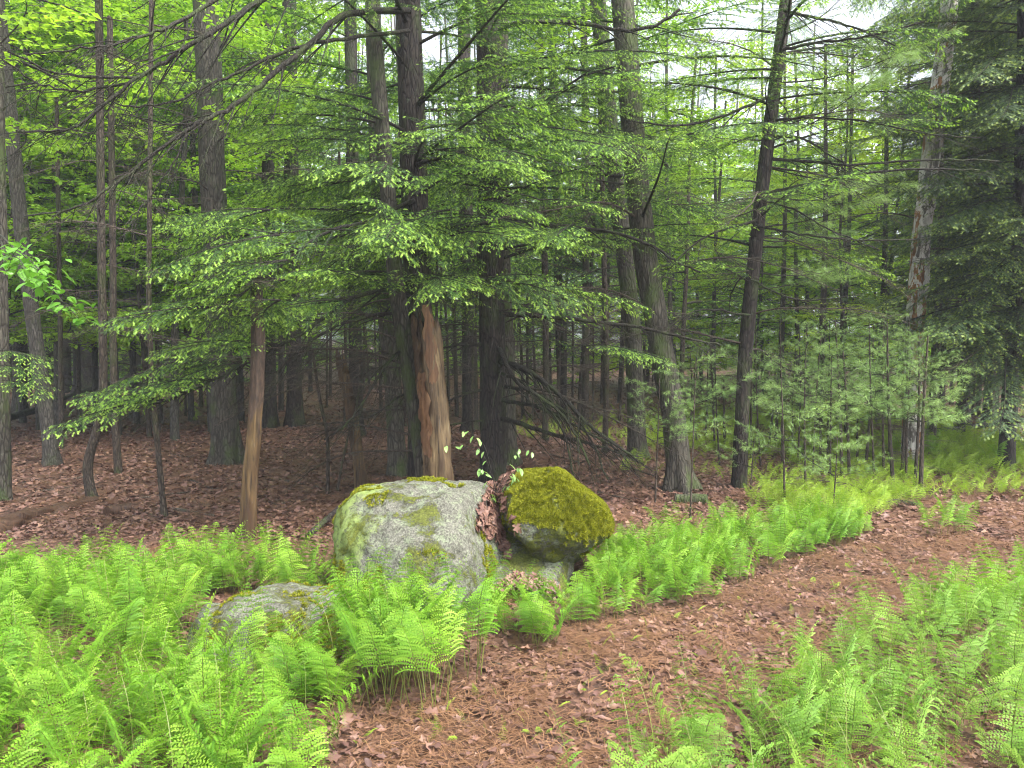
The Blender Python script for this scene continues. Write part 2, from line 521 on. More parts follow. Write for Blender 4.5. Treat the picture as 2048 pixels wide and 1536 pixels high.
# ------------------------------------------------------------------ scatter by geometry nodes (only for uncountable stuff)
def scatter(name, protos, P, rot, scl, idx, parent=None):
    me = bpy.data.meshes.new(name)
    n = len(P)
    me.vertices.add(n)
    me.vertices.foreach_set('co', np.asarray(P, np.float32).ravel())
    a = me.attributes.new('rot', 'FLOAT_VECTOR', 'POINT'); a.data.foreach_set('vector', np.asarray(rot, np.float32).ravel())
    a = me.attributes.new('scl', 'FLOAT', 'POINT'); a.data.foreach_set('value', np.asarray(scl, np.float32))
    a = me.attributes.new('idx', 'INT', 'POINT'); a.data.foreach_set('value', np.asarray(idx, np.int32))
    o = link(name, me, parent)
    ng = bpy.data.node_groups.new(name + '_nodes', 'GeometryNodeTree')
    ng.interface.new_socket('Geometry', in_out='INPUT', socket_type='NodeSocketGeometry')
    ng.interface.new_socket('Geometry', in_out='OUTPUT', socket_type='NodeSocketGeometry')
    N, L = ng.nodes, ng.links
    gi = N.new('NodeGroupInput'); go = N.new('NodeGroupOutput')
    jn = N.new('GeometryNodeJoinGeometry')
    def attr(nm, ty):
        q = N.new('GeometryNodeInputNamedAttribute'); q.data_type = ty
        q.inputs[0].default_value = nm
        return next(s for s in q.outputs if s.enabled and s.name == 'Attribute')
    ar, as_, ai = attr('rot', 'FLOAT_VECTOR'), attr('scl', 'FLOAT'), attr('idx', 'INT')
    e2r = N.new('FunctionNodeEulerToRotation')
    L.new(ar, e2r.inputs[0])
    for k, pr in enumerate(protos):
        cmp = N.new('FunctionNodeCompare'); cmp.data_type = 'INT'; cmp.operation = 'EQUAL'
        ins = [s for s in cmp.inputs if s.enabled]
        L.new(ai, ins[0]); ins[1].default_value = k
        ob = N.new('GeometryNodeObjectInfo'); ob.inputs['Object'].default_value = pr
        ip = N.new('GeometryNodeInstanceOnPoints')
        L.new(gi.outputs[0], ip.inputs['Points'])
        L.new(cmp.outputs[0], ip.inputs['Selection'])
        L.new(ob.outputs['Geometry'], ip.inputs['Instance'])
        L.new(e2r.outputs[0], ip.inputs['Rotation'])
        L.new(as_, ip.inputs['Scale'])
        L.new(ip.outputs[0], jn.inputs[0])
    L.new(jn.outputs[0], go.inputs[0])
    md = o.modifiers.new('scatter', 'NODES')
    md.node_group = ng
    return o

def proto(name, me):
    return bpy.data.objects.new(name, me)      # never linked: only its mesh is used

# ================================================================== GROUND
def build_ground():
    s = np.linspace(-1, 1, 340)
    xs = 6.0 * s + 330 * np.sign(s) * np.abs(s) ** 7
    t = np.linspace(0, 1, 380)
    ys = -25 + 23 * np.clip(t / 0.06, 0, 1) + np.where(t > 0.06, 17 * ((t - 0.06) / 0.94), 0) + np.where(t > .06, 480 * ((t - 0.06) / .94) ** 8, 0)
    X, Y = np.meshgrid(xs, ys)
    Z = height(X, Y)
    near = np.clip(1 - (np.hypot(X, Y) - 8) / 6, 0, 1)
    Z = Z + 0.010 * fbm(np.stack([X * 7, Y * 7, Z * 0], -1), 3, 9) * near
    mb = MB()
    mb.add(np.stack([X, Y, Z], -1), grid_faces(len(ys), len(xs), False))
    g = link('ground', mb.mesh('ground', M['ground']))
    tag(g, 'reddish brown forest floor covered in dead leaves', 'ground', kind='structure')
build_ground()

# ================================================================== BOULDERS
from mathutils.bvhtree import BVHTree
def ico(sub):
    import bmesh
    bm = bmesh.new()
    bmesh.ops.create_icosphere(bm, subdivisions=sub, radius=1.0)
    V = np.array([v.co[:] for v in bm.verts]); F = np.array([[v.index for v in f.verts] for f in bm.faces])
    bm.free()
    return unit(V), F

def rock_shape(D, planes, p, seed, amp=0.03, freq=3.0):
    s = 0
    for nx, ny, nz, h in planes:
        nrm = unit(np.array([nx, ny, nz]))
        s = s + np.maximum(D @ nrm / h, 0) ** p
    r = s ** (-1.0 / p)
    V = D * r[:, None]
    d = amp * fbm(V * freq, 4, seed) + amp * 0.35 * fbm(V * freq * 5, 3, seed + 9) + amp * 0.12 * fbm(V * freq * 22, 2, seed + 19)
    return V + D * d[:, None]

ROCKS = []
def boulder(name, label, loc, planes, mat, seed, p=9, amp=0.03, freq=3.0, sub=6):
    D, F = ico(sub)
    V = rock_shape(D, planes, p, seed, amp, freq)
    mb = MB(); mb.add(V, F)
    root = thing(name, label, 'boulder', loc)
    link('rock', mb.mesh(name, mat), root)
    W = V + np.asarray(loc)
    ROCKS.append((W, BVHTree.FromPolygons([tuple(v) for v in W], [tuple(int(i) for i in f) for f in F])))
    return root, V, F

gb, GV, GF = boulder('boulder', 'large grey granite boulder crusted with pale lichen, ferns at its foot', at(845, 1112, 4.80),
    [(-1, -.15, .12, .57), (-.75, 0, .72, .63), (0.0, .1, 1, .47), (-.1, -.62, .78, .56), (-.05, -1, .12, .72), (.95, -.12, .25, .50), (.6, -.3, .75, .60), (1, -.5, -.1, .60),
     (0, 1, .1, .60), (.3, .75, .5, .6), (0, 0, -1, .52), (-.6, -.75, .25, .63), (.55, -.75, .35, .70), (-.8, .6, .2, .6)], M['rock'], 21, 12, 0.034, 3.4)
_D, _F = ico(6)
_V = rock_shape(_D, [(.03, -.47, .88, .17), (-1, 0, 0, .34), (1, 0, -.2, .32), (0, 1, .1, .5), (0, -1, -.15, .44), (0, 0, -1, .34), (.6, -.6, .5, .33)], 11, 63, .024, 4)
_loc = at(1042, 1118, 4.92)
_mb = MB(); _mb.add(_V + _loc - np.array(gb.location), _F)
link('rock_ledge', _mb.mesh('rock_ledge', M['rock_dark']), gb)
_W = _V + _loc
ROCKS.append((_W, BVHTree.FromPolygons([tuple(v) for v in _W], [tuple(int(i) for i in f) for f in _F])))
mo, MV, MF = boulder('mossy_boulder', 'rounded boulder thickly covered in yellow green moss, leaning against the grey one', at(1108, 1050, 4.95),
    [(-1, -.1, .05, .345), (-.6, -.1, .8, .375), (-.2, 0.2, 1, .385), (.62, .05, .78, .315), (1, -.1, .15, .385), (.55, -.25, -.80, .275), (0, -1, .05, .40), (-.12, -.72, .7, .385),
     (-.70, -.12, -.68, .235), (0, 1, 0, .45), (0, 0, -1, .48), (.6, -.72, .25, .375), (.1, -.72, -.7, .28)], M['rock_mossy'], 33, 15, 0.026, 3.4)
sb, SV, SF = boulder('low_boulder', 'low mossy stone with a pale lichen cap, left of the large grey boulder', at(545, 1278, 3.98),
    [(-1, 0, .3, .34), (0, 0, 1, .24), (-.5, 0, .85, .30), (0, -1, .25, .34), (1, 0, .1, .42), (0, 1, .2, .30), (0, 0, -1, .3), (-.35, -.8, .5, .32), (.3, -.7, .7, .33)], M['rock_dark'], 41, 11, 0.02, 5, 5)
tb, TV, TF = boulder('small_stone', 'small rough stone half hidden by ferns, at the left end of the low mossy stone', at(432, 1268, 3.95),
    [(-1, 0, .2, .13), (0, 0, 1, .14), (1, 0, 0, .15), (0, -1, .2, .15), (0, 1, 0, .15), (0, 0, -1, .2), (-.6, -.4, .7, .14)], M['rock_dark'], 43, 8, 0.012, 8, 4)

def rock_hit(x, y):
    best = None
    for W, b in ROCKS:
        h = b.ray_cast(Vector((x, y, 3)), Vector((0, 0, -1)))
        if h[0] is not None and (best is None or h[0].z > best[0].z):
            best = (h[0], h[1])
    return best

def moss_tufts():
    out = []
    for k in range(3):
        mb = MB()
        n = 16
        a = rng.uniform(0, 6.28, n)
        r = rng.uniform(0, 0.010, n)
        b = np.stack([np.cos(a) * r, np.sin(a) * r, 0 * a], -1)
        d = unit(np.stack([np.cos(a) * .7, np.sin(a) * .7, rng.uniform(.6, 1.3, n)], -1))
        l = rng.uniform(0.007, 0.014, n)[:, None]
        w = np.stack([-np.sin(a), np.cos(a), 0 * a], -1) * 0.0022
        mb.tris(np.stack([b - w, b + w, b + d * l], 1), 0, rng.uniform(0, 1, n))
        out.append(proto('moss_tuft', mb.mesh('moss_tuft', M['moss'])))
    return out
MOSS = moss_tufts()

def moss_on(root, V, F, n, mask):
    T = V[F]
    nr = np.cross(T[:, 1] - T[:, 0], T[:, 2] - T[:, 0])
    ar = np.linalg.norm(nr, axis=1) / 2
    nr = unit(nr)
    pick = rng.choice(len(F), n * 3, p=ar / ar.sum())
    a, b = rng.uniform(0, 1, (2, n * 3))
    s = a + b > 1
    a[s], b[s] = 1 - a[s], 1 - b[s]
    P = T[pick, 0] + a[:, None] * (T[pick, 1] - T[pick, 0]) + b[:, None] * (T[pick, 2] - T[pick, 0])
    Nn = nr[pick]
    k = mask(P, Nn)
    P, Nn = P[k][:n], Nn[k][:n]
    rots = np.array([Vector(q).to_track_quat('Z', 'Y').to_euler()[:] for q in Nn])
    o = scatter('moss', MOSS, P - Nn * 0.001, rots, rng.uniform(.7, 1.7, len(P)), rng.integers(0, 3, len(P)), root)
    o['kind'] = 'stuff'
    return o

def mask_mossy(P, N):
    f = fbm(P * 6, 3, 71)
    v = N[:, 2] * 0.9 + f * 0.75 + 0.20
    v = v - 0.9 * np.exp(-(((P[:, 0] + 0.20) / .10) ** 2 + ((P[:, 2] + .02) / .17) ** 2)) * (P[:, 1] < 0)
    v = v - 0.5 * (np.abs(P[:, 0] - 0.02 - 0.25 * (0.1 - P[:, 2])) < 0.025) * (P[:, 2] > 0.0)
    return v > 0.25
moss_on(mo, MV, MF, 26000, mask_mossy)
def mask_grey(P, N):
    f = fbm(P * 4.2, 4, 55)
    top = np.clip((P[:, 2] - 0.33) / 0.12, 0, 1) * 0.34
    low = np.exp(-(((P[:, 0] - 0.28) / .30) ** 2 + ((P[:, 2] + .10) / .13) ** 2)) * 0.55
    sp = np.exp(-(((P[:, 0] + 0.20) / .09) ** 2 + ((P[:, 2] - .02) / .13) ** 2)) * 0.6
    return (f + top + low + sp > 0.58)
moss_on(gb, GV, GF, 9000, mask_grey)
moss_on(sb, SV, SF, 1600, lambda P, N: (fbm(P * 7, 3, 57) + N[:, 2] * .3 + P[:, 0] * 1.2 > 0.30))

# ================================================================== FERNS
def frond_mesh(L, seed, mats, bend=0.9, W=0.13, npair=17, stipe=0.30, slim=1.0):
    g = np.random.default_rng(seed)
    n = 26
    s = np.linspace(0, 1, n)
    th = 0.10 + bend * s ** 2.2 + (s > .9) * (s - .9) * 6.0
    sway = 0.10 * np.sin(s * 3 + g.uniform(0, 6)) * s
    t = np.stack([np.sin(th), np.sin(sway), np.cos(th)], -1)
    P = np.concatenate([[[0, 0, 0]], np.cumsum(t[:-1] * (L / (n - 1)), axis=0)])
    mb = MB()
    mb.tube(P, np.linspace(0.0026, 0.0007, n), 3, 1, g.uniform(.2, .8))
    tris, tin = [], []
    Yv = np.array([0, 1.0, 0])
    for k in range(npair):
        q = k / (npair - 1)
        u = stipe + (0.985 - stipe) * (1 - (1 - q) ** 1.15)
        fi = u * (n - 1)
        i = min(int(fi), n - 2)
        f = fi - i
        p0 = P[i] * (1 - f) + P[i + 1] * f
        tt = unit(t[i] * (1 - f) + t[i + 1] * f)
        nn = unit(np.cross(Yv, tt)) * -1.0       # towards the inner, upper face
        if nn[2] < 0 and abs(nn[2]) > 0.3: nn = -nn
        prof = (0.80 + 0.20 * min(q / .15, 1)) * (1 - q) ** 0.85 + 0.06
        for sd in (-1, 1):
            pl = W * prof * g.uniform(0.86, 1.12)
            fwd = g.uniform(0.15, 0.40)
            up = g.uniform(0.0, 0.35)
            a0 = unit(Yv * sd + tt * fwd + nn * up)
            npin = max(3, int(pl / 0.0115))
            m = np.arange(npin) + 0.5
            uu = m / npin
            drop = -0.50 * uu ** 2.2 * pl * g.uniform(.6, 1.3)
            C = p0 + a0 * (uu * pl)[:, None] + np.array([0, 0, 1.0]) * drop[:, None]
            step = pl / npin
            # pinnules, partly turned to the light
            mixv = g.uniform(0.60, 1.0)
            q1 = unit(tt * (1 - mixv) + nn * mixv)
            q1 = unit(q1 - a0 * (q1 @ a0))
            ln = slim * np.clip(0.25 * pl * (1 - uu) ** 0.5, 0.0045, 0.0165) * (0.75 + .25 * np.minimum(uu / .15, 1))
            for s2 in (-1, 1):
                d = unit(q1 * s2 + a0 * 0.45 + np.array([0, 0, -0.12]))
                w = a0 * (step * 0.43)
                tip = C + d * ln[:, None]
                mid = C + d * (ln * 0.45)[:, None]
                tris.append(np.stack([C - w * .3, mid + w, tip], 1)); tris.append(np.stack([C - w * .3, tip, mid - w], 1))
                tin.append(np.full(npin * 2, g.uniform(.2, .8)))
            # midrib of the pinna
            a_, b_ = p0, C[-1]
            wv = q1 * 0.0010
            tris.append(np.array([[a_ - wv, a_ + wv, b_]])); tin.append([0.5])
    mb.tris(np.concatenate(tris), 0, np.concatenate(tin))
    return mb.mesh('frond', mats, smooth=False)

FM = [M['fern'], M['fern_stem']]
FP = [M['fern_pale'], M['fern_stem']]
FRONDS = [frond_mesh(0.50, 100 + k, FM, bend=[.35, .6, .8, 1.05, .45, .7, 1.3, .25, .9, 1.15][k], W=[.125, .135, .13, .14, .115, .13, .11, .11, .145, .12][k], npair=[14, 15, 13, 15, 14, 15, 13, 13, 16, 14][k], stipe=[.30, .24, .28, .22, .34, .2, .36, .42, .26, .18][k]) for k in range(10)]
FRONDS_T = [frond_mesh(0.62, 130 + k, FM, bend=[.4, .6, .85][k], W=.12, npair=14, stipe=.45) for k in range(3)]
FRONDS_P = [frond_mesh(0.46, 160 + k, FP, bend=[.35, .6, .8, 1.0, 1.25, .5, .9][k], W=[.105, .12, .11, .125, .09, .13, .10][k], npair=[12, 13, 12, 11, 12, 13, 11][k], stipe=[.32, .28, .25, .3, .38, .24, .2][k], slim=0.85) for k in range(7)]

FERN_ZONES = [
    # name, polygon of the bases in the photograph, plants per m2, fronds, label, group
    ('left_back', [(-350, 1192), (250, 1182), (430, 1168), (640, 1178), (668, 1216), (380, 1222), (360, 1275), (-400, 1275)], 52, FRONDS, (4, 6), (0.60, 1.02), 0.25,
     'lime green lacy fern in the dense bed at the far left edge of the forest floor', 'ferns in the bed beyond and left of the low stone'),
    ('left_front', [(-400, 1275), (360, 1275), (395, 1340), (560, 1350), (690, 1370), (690, 1425), (560, 1470), (640, 1570), (640, 1800), (-600, 1800)], 34, FRONDS, (3, 6), (0.55, 1.04), 0.05,
     'bright green arching fern in the patch filling the lower left corner', 'ferns of the lower left foreground'),
    ('boulder_front', [(680, 1310), (800, 1325), (955, 1335), (968, 1390), (900, 1415), (680, 1430)], 62, FRONDS_T, (4, 6), (0.82, 1.02), -1,
     'tall green fern on bare stalks standing against the front of the grey boulder', 'tall ferns in front of the grey boulder'),
    ('cleft', [(1010, 1255), (1105, 1255), (1125, 1285), (1025, 1300)], 75, FRONDS, (4, 5), (0.72, .9), -1,
     'green fern below the leaf filled cleft between the two boulders', 'ferns below the cleft'),
    ('strip', [(1150, 1250), (1205, 1160), (1225, 1120), (1350, 1092), (1500, 1072), (1700, 1052), (1765, 1074), (1600, 1116), (1430, 1188), (1240, 1250)], 46, FRONDS, (4, 6), (0.50, .82), -1,
     'light green fern in the strip between the mossy boulder and the path', 'ferns in the strip beside the path'),
    ('right', [(1150, 1800), (1240, 1560), (1370, 1455), (1620, 1365), (1720, 1300), (1850, 1248), (2060, 1196), (2500, 1165), (2700, 1800)], 40, FRONDS_P, (3, 6), (0.50, 1.0), 0.1,
     'pale delicate fern in the bed on the right side of the path', 'ferns along the right side of the path'),
    ('tuft', [(1862, 1052), (1925, 1046), (1935, 1074), (1868, 1078)], 24, FRONDS, (4, 5), (.6, .85), -1,
     'fern in the small tuft standing on the left edge of the path far up', 'ferns of the small tuft up the path'),
    ('tuft_low', [(1862, 1098), (1910, 1100), (1915, 1114), (1866, 1112)], 26, FRONDS, (4, 5), (.4, .5), -1,
     'fern in the low flat tuft in the middle of the path', 'ferns of the low tuft on the path'),
    ('bend', [(1760, 912), (2120, 905), (2150, 945), (1960, 938)], 5, FRONDS, (4, 5), (.7, 1.0), -1,
     'fern at the far bend of the path under the dark conifers', 'ferns at the bend of the path'),
]
ROCK_CLEAR = [(np.array(gb.location[:2]), .60, .62), (np.array(mo.location[:2]), .36, .42), (np.array(sb.location[:2]) + [0.02, -.05], .40, .36), (np.array(tb.location[:2]), .14, .14)]

def zone_points(poly, dens):
    P = np.array([ground(*q)[:2] for q in poly])
    lo, hi = P.min(0), P.max(0)
    area = (hi - lo).prod()
    n = int(area * dens)
    q = rng.uniform(lo, hi, (n, 2))
    z = height(q[:, 0], q[:, 1])
    px, py = project(np.column_stack([q, z]))
    k = in_poly(px, py, poly)
    for c, rx, ry in ROCK_CLEAR:
        k &= (((q[:, 0] - c[0]) / rx) ** 2 + ((q[:, 1] - c[1]) / ry) ** 2) > 1
    return np.column_stack([q, z])[k], px[k], py[k]

cand = []
for zi, Z in enumerate(FERN_ZONES):
    P, px, py = zone_points(Z[1], Z[2])
    if Z[6] > -1:
        f = noise3(np.column_stack([P[:, :2] * 1.9, np.full(len(P), zi)]), 77)
        P = P[f > -0.45 + Z[6]* -1.0] if Z[0] != 'left_back' else P[f > -0.6]
    for p in P:
        vis = (-350 < project(p)[0] < 2400)
        if vis and p[1] > 1.6:
            cand.append((p[1], zi, p))
cand.sort(key=lambda c: c[0])
N_THINGS = 298
far_ferns = []
FERN_T = []
for ci, (d, zi, p) in enumerate(cand):
    Z = FERN_ZONES[zi]
    nf = rng.integers(Z[4][0], Z[4][1] + 1)
    a0 = rng.uniform(0, 6.28)
    lst = []
    for k in range(nf):
        a = a0 + k * 6.283 / nf + rng.uniform(-.5, .5)
        off = rng.uniform(0.02, 0.09)
        lst.append((math.cos(a) * off, math.sin(a) * off, (rng.uniform(-.12, .12), rng.uniform(-.08, .24), a), rng.uniform(*Z[5]), int(rng.integers(len(Z[3])))))
    if ci < N_THINGS:
        r = thing('fern', Z[7], 'fern', p, Z[8])
        FERN_T.append((r, Z[0], *[float(v) for v in project(p)], np.mean([q[3] for q in lst]), nf))
        for x, y, ro, sc, vi in lst:
            link('frond', Z[3][vi], r, (x, y, -0.01), ro, sc)
    else:
        for x, y, ro, sc, vi in lst:
            far_ferns.append((p[0] + x, p[1] + y, p[2] - .01, *ro, sc, vi))
print('ferns', len(cand))
FPROTO = [proto('frond', m) for m in FRONDS]
if far_ferns:
    A = np.array(far_ferns)
    tag(scatter('fern_bed', FPROTO, A[:, :3], A[:, 3:6], A[:, 6], A[:, 7].astype(int) % len(FPROTO)), 'smaller ferns of the beds farther up the path', 'ferns', kind='stuff')

# ================================================================== LITTER
def dead_leaf(seed, mat, L=0.08, Wd=0.045, lobes=0):
    g = np.random.default_rng(seed)
    n = 7
    u = np.linspace(0, 1, n)
    w = Wd / 2 * np.sin(np.pi * np.clip(u * .95 + .03, 0, 1)) ** 0.8
    if lobes:
        w = w * (1 + 0.45 * np.cos(u * lobes * 6.28))
    curl = g.uniform(0.1, 0.5); twist = g.uniform(-1.0, 1.0)
    zc = 0.25 * L * np.sin(u * np.pi * g.uniform(.7, 1.5)) * g.uniform(-.4, .8)
    V = []
    for i in range(n):
        a = twist * (u[i] - .5)
        for s in (-1, 0, 1):
            y = s * w[i]; z = curl * abs(s) * w[i] * g.uniform(.6, 1.4)
            V.append([u[i] * L - L / 2, y * math.cos(a) - z * math.sin(a), zc[i] + y * math.sin(a) + z * math.cos(a) + 0.006])
    mb = MB(); mb.add(np.array(V), grid_faces(n, 3, False), 0, g.uniform(0, 1))
    return mb.mesh('fallen_leaf', mat)

LEAVES = [dead_leaf(200 + k, M['litter'] if k % 2 else M['litter_red'], [.085, .07, .10, .075, .11, .08, .09, .065][k], [.045, .038, .06, .035, .07, .05, .04, .036][k], [0, 0, 3, 0, 3, 2, 0, 0][k]) for k in range(8)]
LPROTO = [proto('leaf', m) for m in LEAVES]

def needle_mat_mesh(seed, n, rad, ln):
    g = np.random.default_rng(seed)
    mb = MB()
    T, ti = [], []
    for i in range(n):
        c = np.array([g.normal(0, rad), g.normal(0, rad), g.uniform(.002, .012)])
        a = g.uniform(0, 6.28)
        d = np.array([math.cos(a), math.sin(a), g.uniform(-.08, .08)]) * g.uniform(.6, 1.1) * ln / 2
        w = np.array([-math.sin(a), math.cos(a), 0]) * 0.0011
        b = np.array([-math.sin(a), math.cos(a), 0]) * g.uniform(-.012, .012) + np.array([0, 0, .004])
        T += [[c - d - w, c - d + w, c + b + w], [c - d - w, c + b + w, c + b - w], [c + b - w, c + b + w, c + d]]
        ti += [g.uniform(0, 1)] * 3
    mb.tris(np.array(T), 0, np.array(ti))
    return proto('needle_mat', mb.mesh('needle_mat', M['needle_litter'], False))
NPROTO = [needle_mat_mesh(300 + k, 40, 0.06, 0.10) for k in range(4)]

def scatter_points(n, y0, y1, bias=1.0, margin=1.15):
    y = y0 + (y1 - y0) * rng.uniform(0, 1, n) ** bias
    x = rng.uniform(-1, 1, n) * (0.70 * y * margin + .3)
    return x, y

PATH = [(700, 1800), (690, 1440), (960, 1390), (1000, 1300), (1250, 1250), (1430, 1185), (1600, 1115), (1790, 1070), (1850, 1000), (1860, 960), (2300, 935), (2300, 1080), (2060, 1122), (1850, 1190), (1720, 1262), (1640, 1345), (1430, 1455), (1330, 1560), (1230, 1800)]
def litter(name, protos, n, y0, y1, bias, tilt, s0, s1, label, keep=None):
    x, y = scatter_points(n, y0, y1, bias)
    z = height(x, y)
    k = np.ones(n, bool)
    for c, rx, ry in ROCK_CLEAR:
        k &= (((x - c[0]) / (rx * .9)) ** 2 + ((y - c[1]) / (ry * .9)) ** 2) > 1
    if keep is not None:
        k &= keep(x, y, z)
    x, y, z = x[k], y[k], z[k]
    n = len(x)
    z = z + rng.uniform(0, .02, n)
    rot = np.column_stack([rng.normal(0, tilt, n), rng.normal(0, tilt, n), rng.uniform(0, 6.28, n)])
    o = scatter(name, protos, np.column_stack([x, y, z]), rot, rng.uniform(s0, s1, n), rng.integers(0, len(protos), n))
    tag(o, label, 'leaf litter', kind='stuff')
litter('leaf_litter', LPROTO, 24000, 1.6, 6.5, 0.8, 0.26, .26, .56, 'wet reddish dead leaves strewn over path and forest floor')
litter('leaf_litter', LPROTO, 42000, 6.0, 14, 0.9, 0.28, .42, .85, 'brown dead leaves carpeting the forest floor under the trunks')
litter('leaf_litter', LPROTO, 20000, 13, 30, 1.0, 0.4, .7, 1.3, 'dead leaves far back on the forest floor')
def on_path(x, y, z):
    px, py = project(np.column_stack([x, y, z]))
    return in_poly(px, py, PATH) | (rng.uniform(0, 1, len(x)) < .30)
litter('needle_litter', NPROTO, 7000, 1.6, 11, 0.8, 0.05, .7, 1.4, 'orange brown pine needles matted on the path', on_path)

# countable leaves in the foreground of the path and in the cleft
lab = 'single wet dead leaf lying on the bare path in front of the boulders'
x, y = scatter_points(900, 1.9, 4.4)
q = np.column_stack([x, y, height(x, y)])
px, py = project(q)
q = q[in_poly(px, py, PATH) & (py < 1530)][:110]
for p in q:
    tag(link('fallen_leaf', LEAVES[int(rng.integers(8))], None, p + [0, 0, .018], (rng.normal(0, .25), rng.normal(0, .25), rng.uniform(0, 6.28)), rng.uniform(.5, .85)), lab, 'leaf', 'dead leaves lying singly on the path')
CLEFT = [(1035, 945), (985, 960), (955, 1010), (950, 1060), (1000, 1090), (1030, 1150), (955, 1195), (960, 1245), (1060, 1250), (1125, 1200), (1130, 1130), (1070, 1080), (1020, 1030), (1010, 990)]
cx = rng.uniform(-.35, .55, 16000); cy = rng.uniform(3.9, 5.4, 16000)
nl = 0
pile = []
for x, y in zip(cx, cy):
    h = rock_hit(x, y)
    if h is None: continue
    if h[1].z < 0.25: continue
    a, b = project(np.array(h[0]))
    if in_poly(np.array([a]), np.array([b]), CLEFT)[0]:
        pile.append((h[0], h[1]))
pile_p, pile_r = [], []
for i, (p, nr) in enumerate(pile[:2600]):
    e = nr.to_track_quat('Z', 'Y').to_euler()
    m = Matrix.Rotation(rng.uniform(0, 6.28), 3, 'Z')
    e = (nr.to_track_quat('Z', 'Y').to_matrix() @ Euler((rng.normal(0, .2), rng.normal(0, .18), rng.uniform(0, 6.28))).to_matrix()).to_euler()
    if i < 170:
        tag(link('fallen_leaf', LEAVES[int(rng.integers(8))], None, p + nr * rng.uniform(.003, .015), e, rng.uniform(.45, .8)),
            'dead brown leaf caught in the cleft between the grey and the mossy boulder', 'leaf', 'dead leaves caught in the cleft')
    else:
        pile_p.append(p + nr * rng.uniform(.002, .02)); pile_r.append(e[:])
tag(scatter('leaf_pile', LPROTO, np.array([q[:] for q in pile_p]), pile_r, rng.uniform(.35, .7, len(pile_p)), rng.integers(0, 8, len(pile_p))), 'matted dead leaves and litter filling the cleft between the boulders', 'leaf litter', kind='stuff')
print('pile', len(pile))

# ================================================================== TREE PARTS
def bare_branch(L, seed, mat, r0=0.011, sub=14, droop=0.25, dense=1.0):
    g = np.random.default_rng(seed)
    n = 12
    s = np.linspace(0, 1, n)
    ph = g.uniform(0, 6.28, 2)
    P = np.stack([s * L, 0.06 * L * np.sin(s * 4 + ph[0]) * s, 0.10 * L * s - droop * L * s ** 2 + .02 * L * np.sin(s * 7 + ph[1])], -1)
    P += g.normal(0, .006, P.shape) * s[:, None]
    mb = MB()
    mb.tube(P, r0 * (1 - s * .85), 5)
    for k in range(int(sub * dense)):
        u = 0.12 + 0.86 * (k + g.uniform(0, .8)) / (sub * dense)
        i = min(int(u * (n - 1)), n - 2)
        p = P[i] + (P[i + 1] - P[i]) * (u * (n - 1) - i)
        sd = (-1) ** k
        l = L * g.uniform(.18, .45) * (1.1 - u)
        if l < .05: l = .05
        d = unit(np.array([g.uniform(.4, 1.0), sd * g.uniform(.6, 1.0), g.uniform(-.45, .15)]))
        m = 6
        ss = np.linspace(0, 1, m)[:, None]
        Q = p + d * l * ss + np.array([.25 * l, 0, -g.uniform(.0, .4) * l]) * ss ** 2 + g.normal(0, .012, (m, 3)) * ss
        mb.tube(Q, np.linspace(r0 * .35 * (1.1 - u * .6), r0 * .08, m), 3)
        for j in range(g.integers(2, 6)):
            uu = g.uniform(.2, .95)
            p2 = Q[0] + (Q[-1] - Q[0]) * uu
            d2 = unit(d + g.normal(0, .7, 3) + [0.2, 0, -.2])
            l2 = l * g.uniform(.2, .5)
            t3 = np.linspace(0, 1, 3)[:, None]
            mb.tube(p2 + d2 * l2 * t3 + np.array([0, 0, -.15 * l2]) * t3 ** 2, [r0 * .16, r0 * .1, r0 * .05], 3)
    return mb.mesh('branch', mat)

def needles_along(mb, S, D, LEN, NRM, spacing, nl, nw, mat, tint, g, fwd=0.55):
    """flat rows of short needles left and right of every twiglet"""
    for k in range(0, len(S)):
        pass
    cnt = np.maximum((LEN / spacing).astype(int), 2)
    rep = np.repeat(np.arange(len(S)), cnt)
    off = np.concatenate([[0], np.cumsum(cnt)[:-1]])
    kk = np.arange(len(rep)) - off[rep]
    u = (kk + .5) / cnt[rep]
    base = S[rep] + D[rep] * (LEN[rep] * u)[:, None]
    side = np.cross(NRM[rep], D[rep])
    tn = tint[rep]
    for sd in (-1, 1):
        dirn = unit(side * sd + D[rep] * fwd + NRM[rep] * g.normal(.0, .25, (len(rep), 1)) + g.normal(0, .12, (len(rep), 3)))
        ln = nl * g.uniform(.75, 1.2, len(rep)) * (1 - .35 * u)
        w = D[rep] * (nw / 2)
        mb.tris(np.stack([base - w, base + w, base + dirn * ln[:, None]], 1), mat, tn)

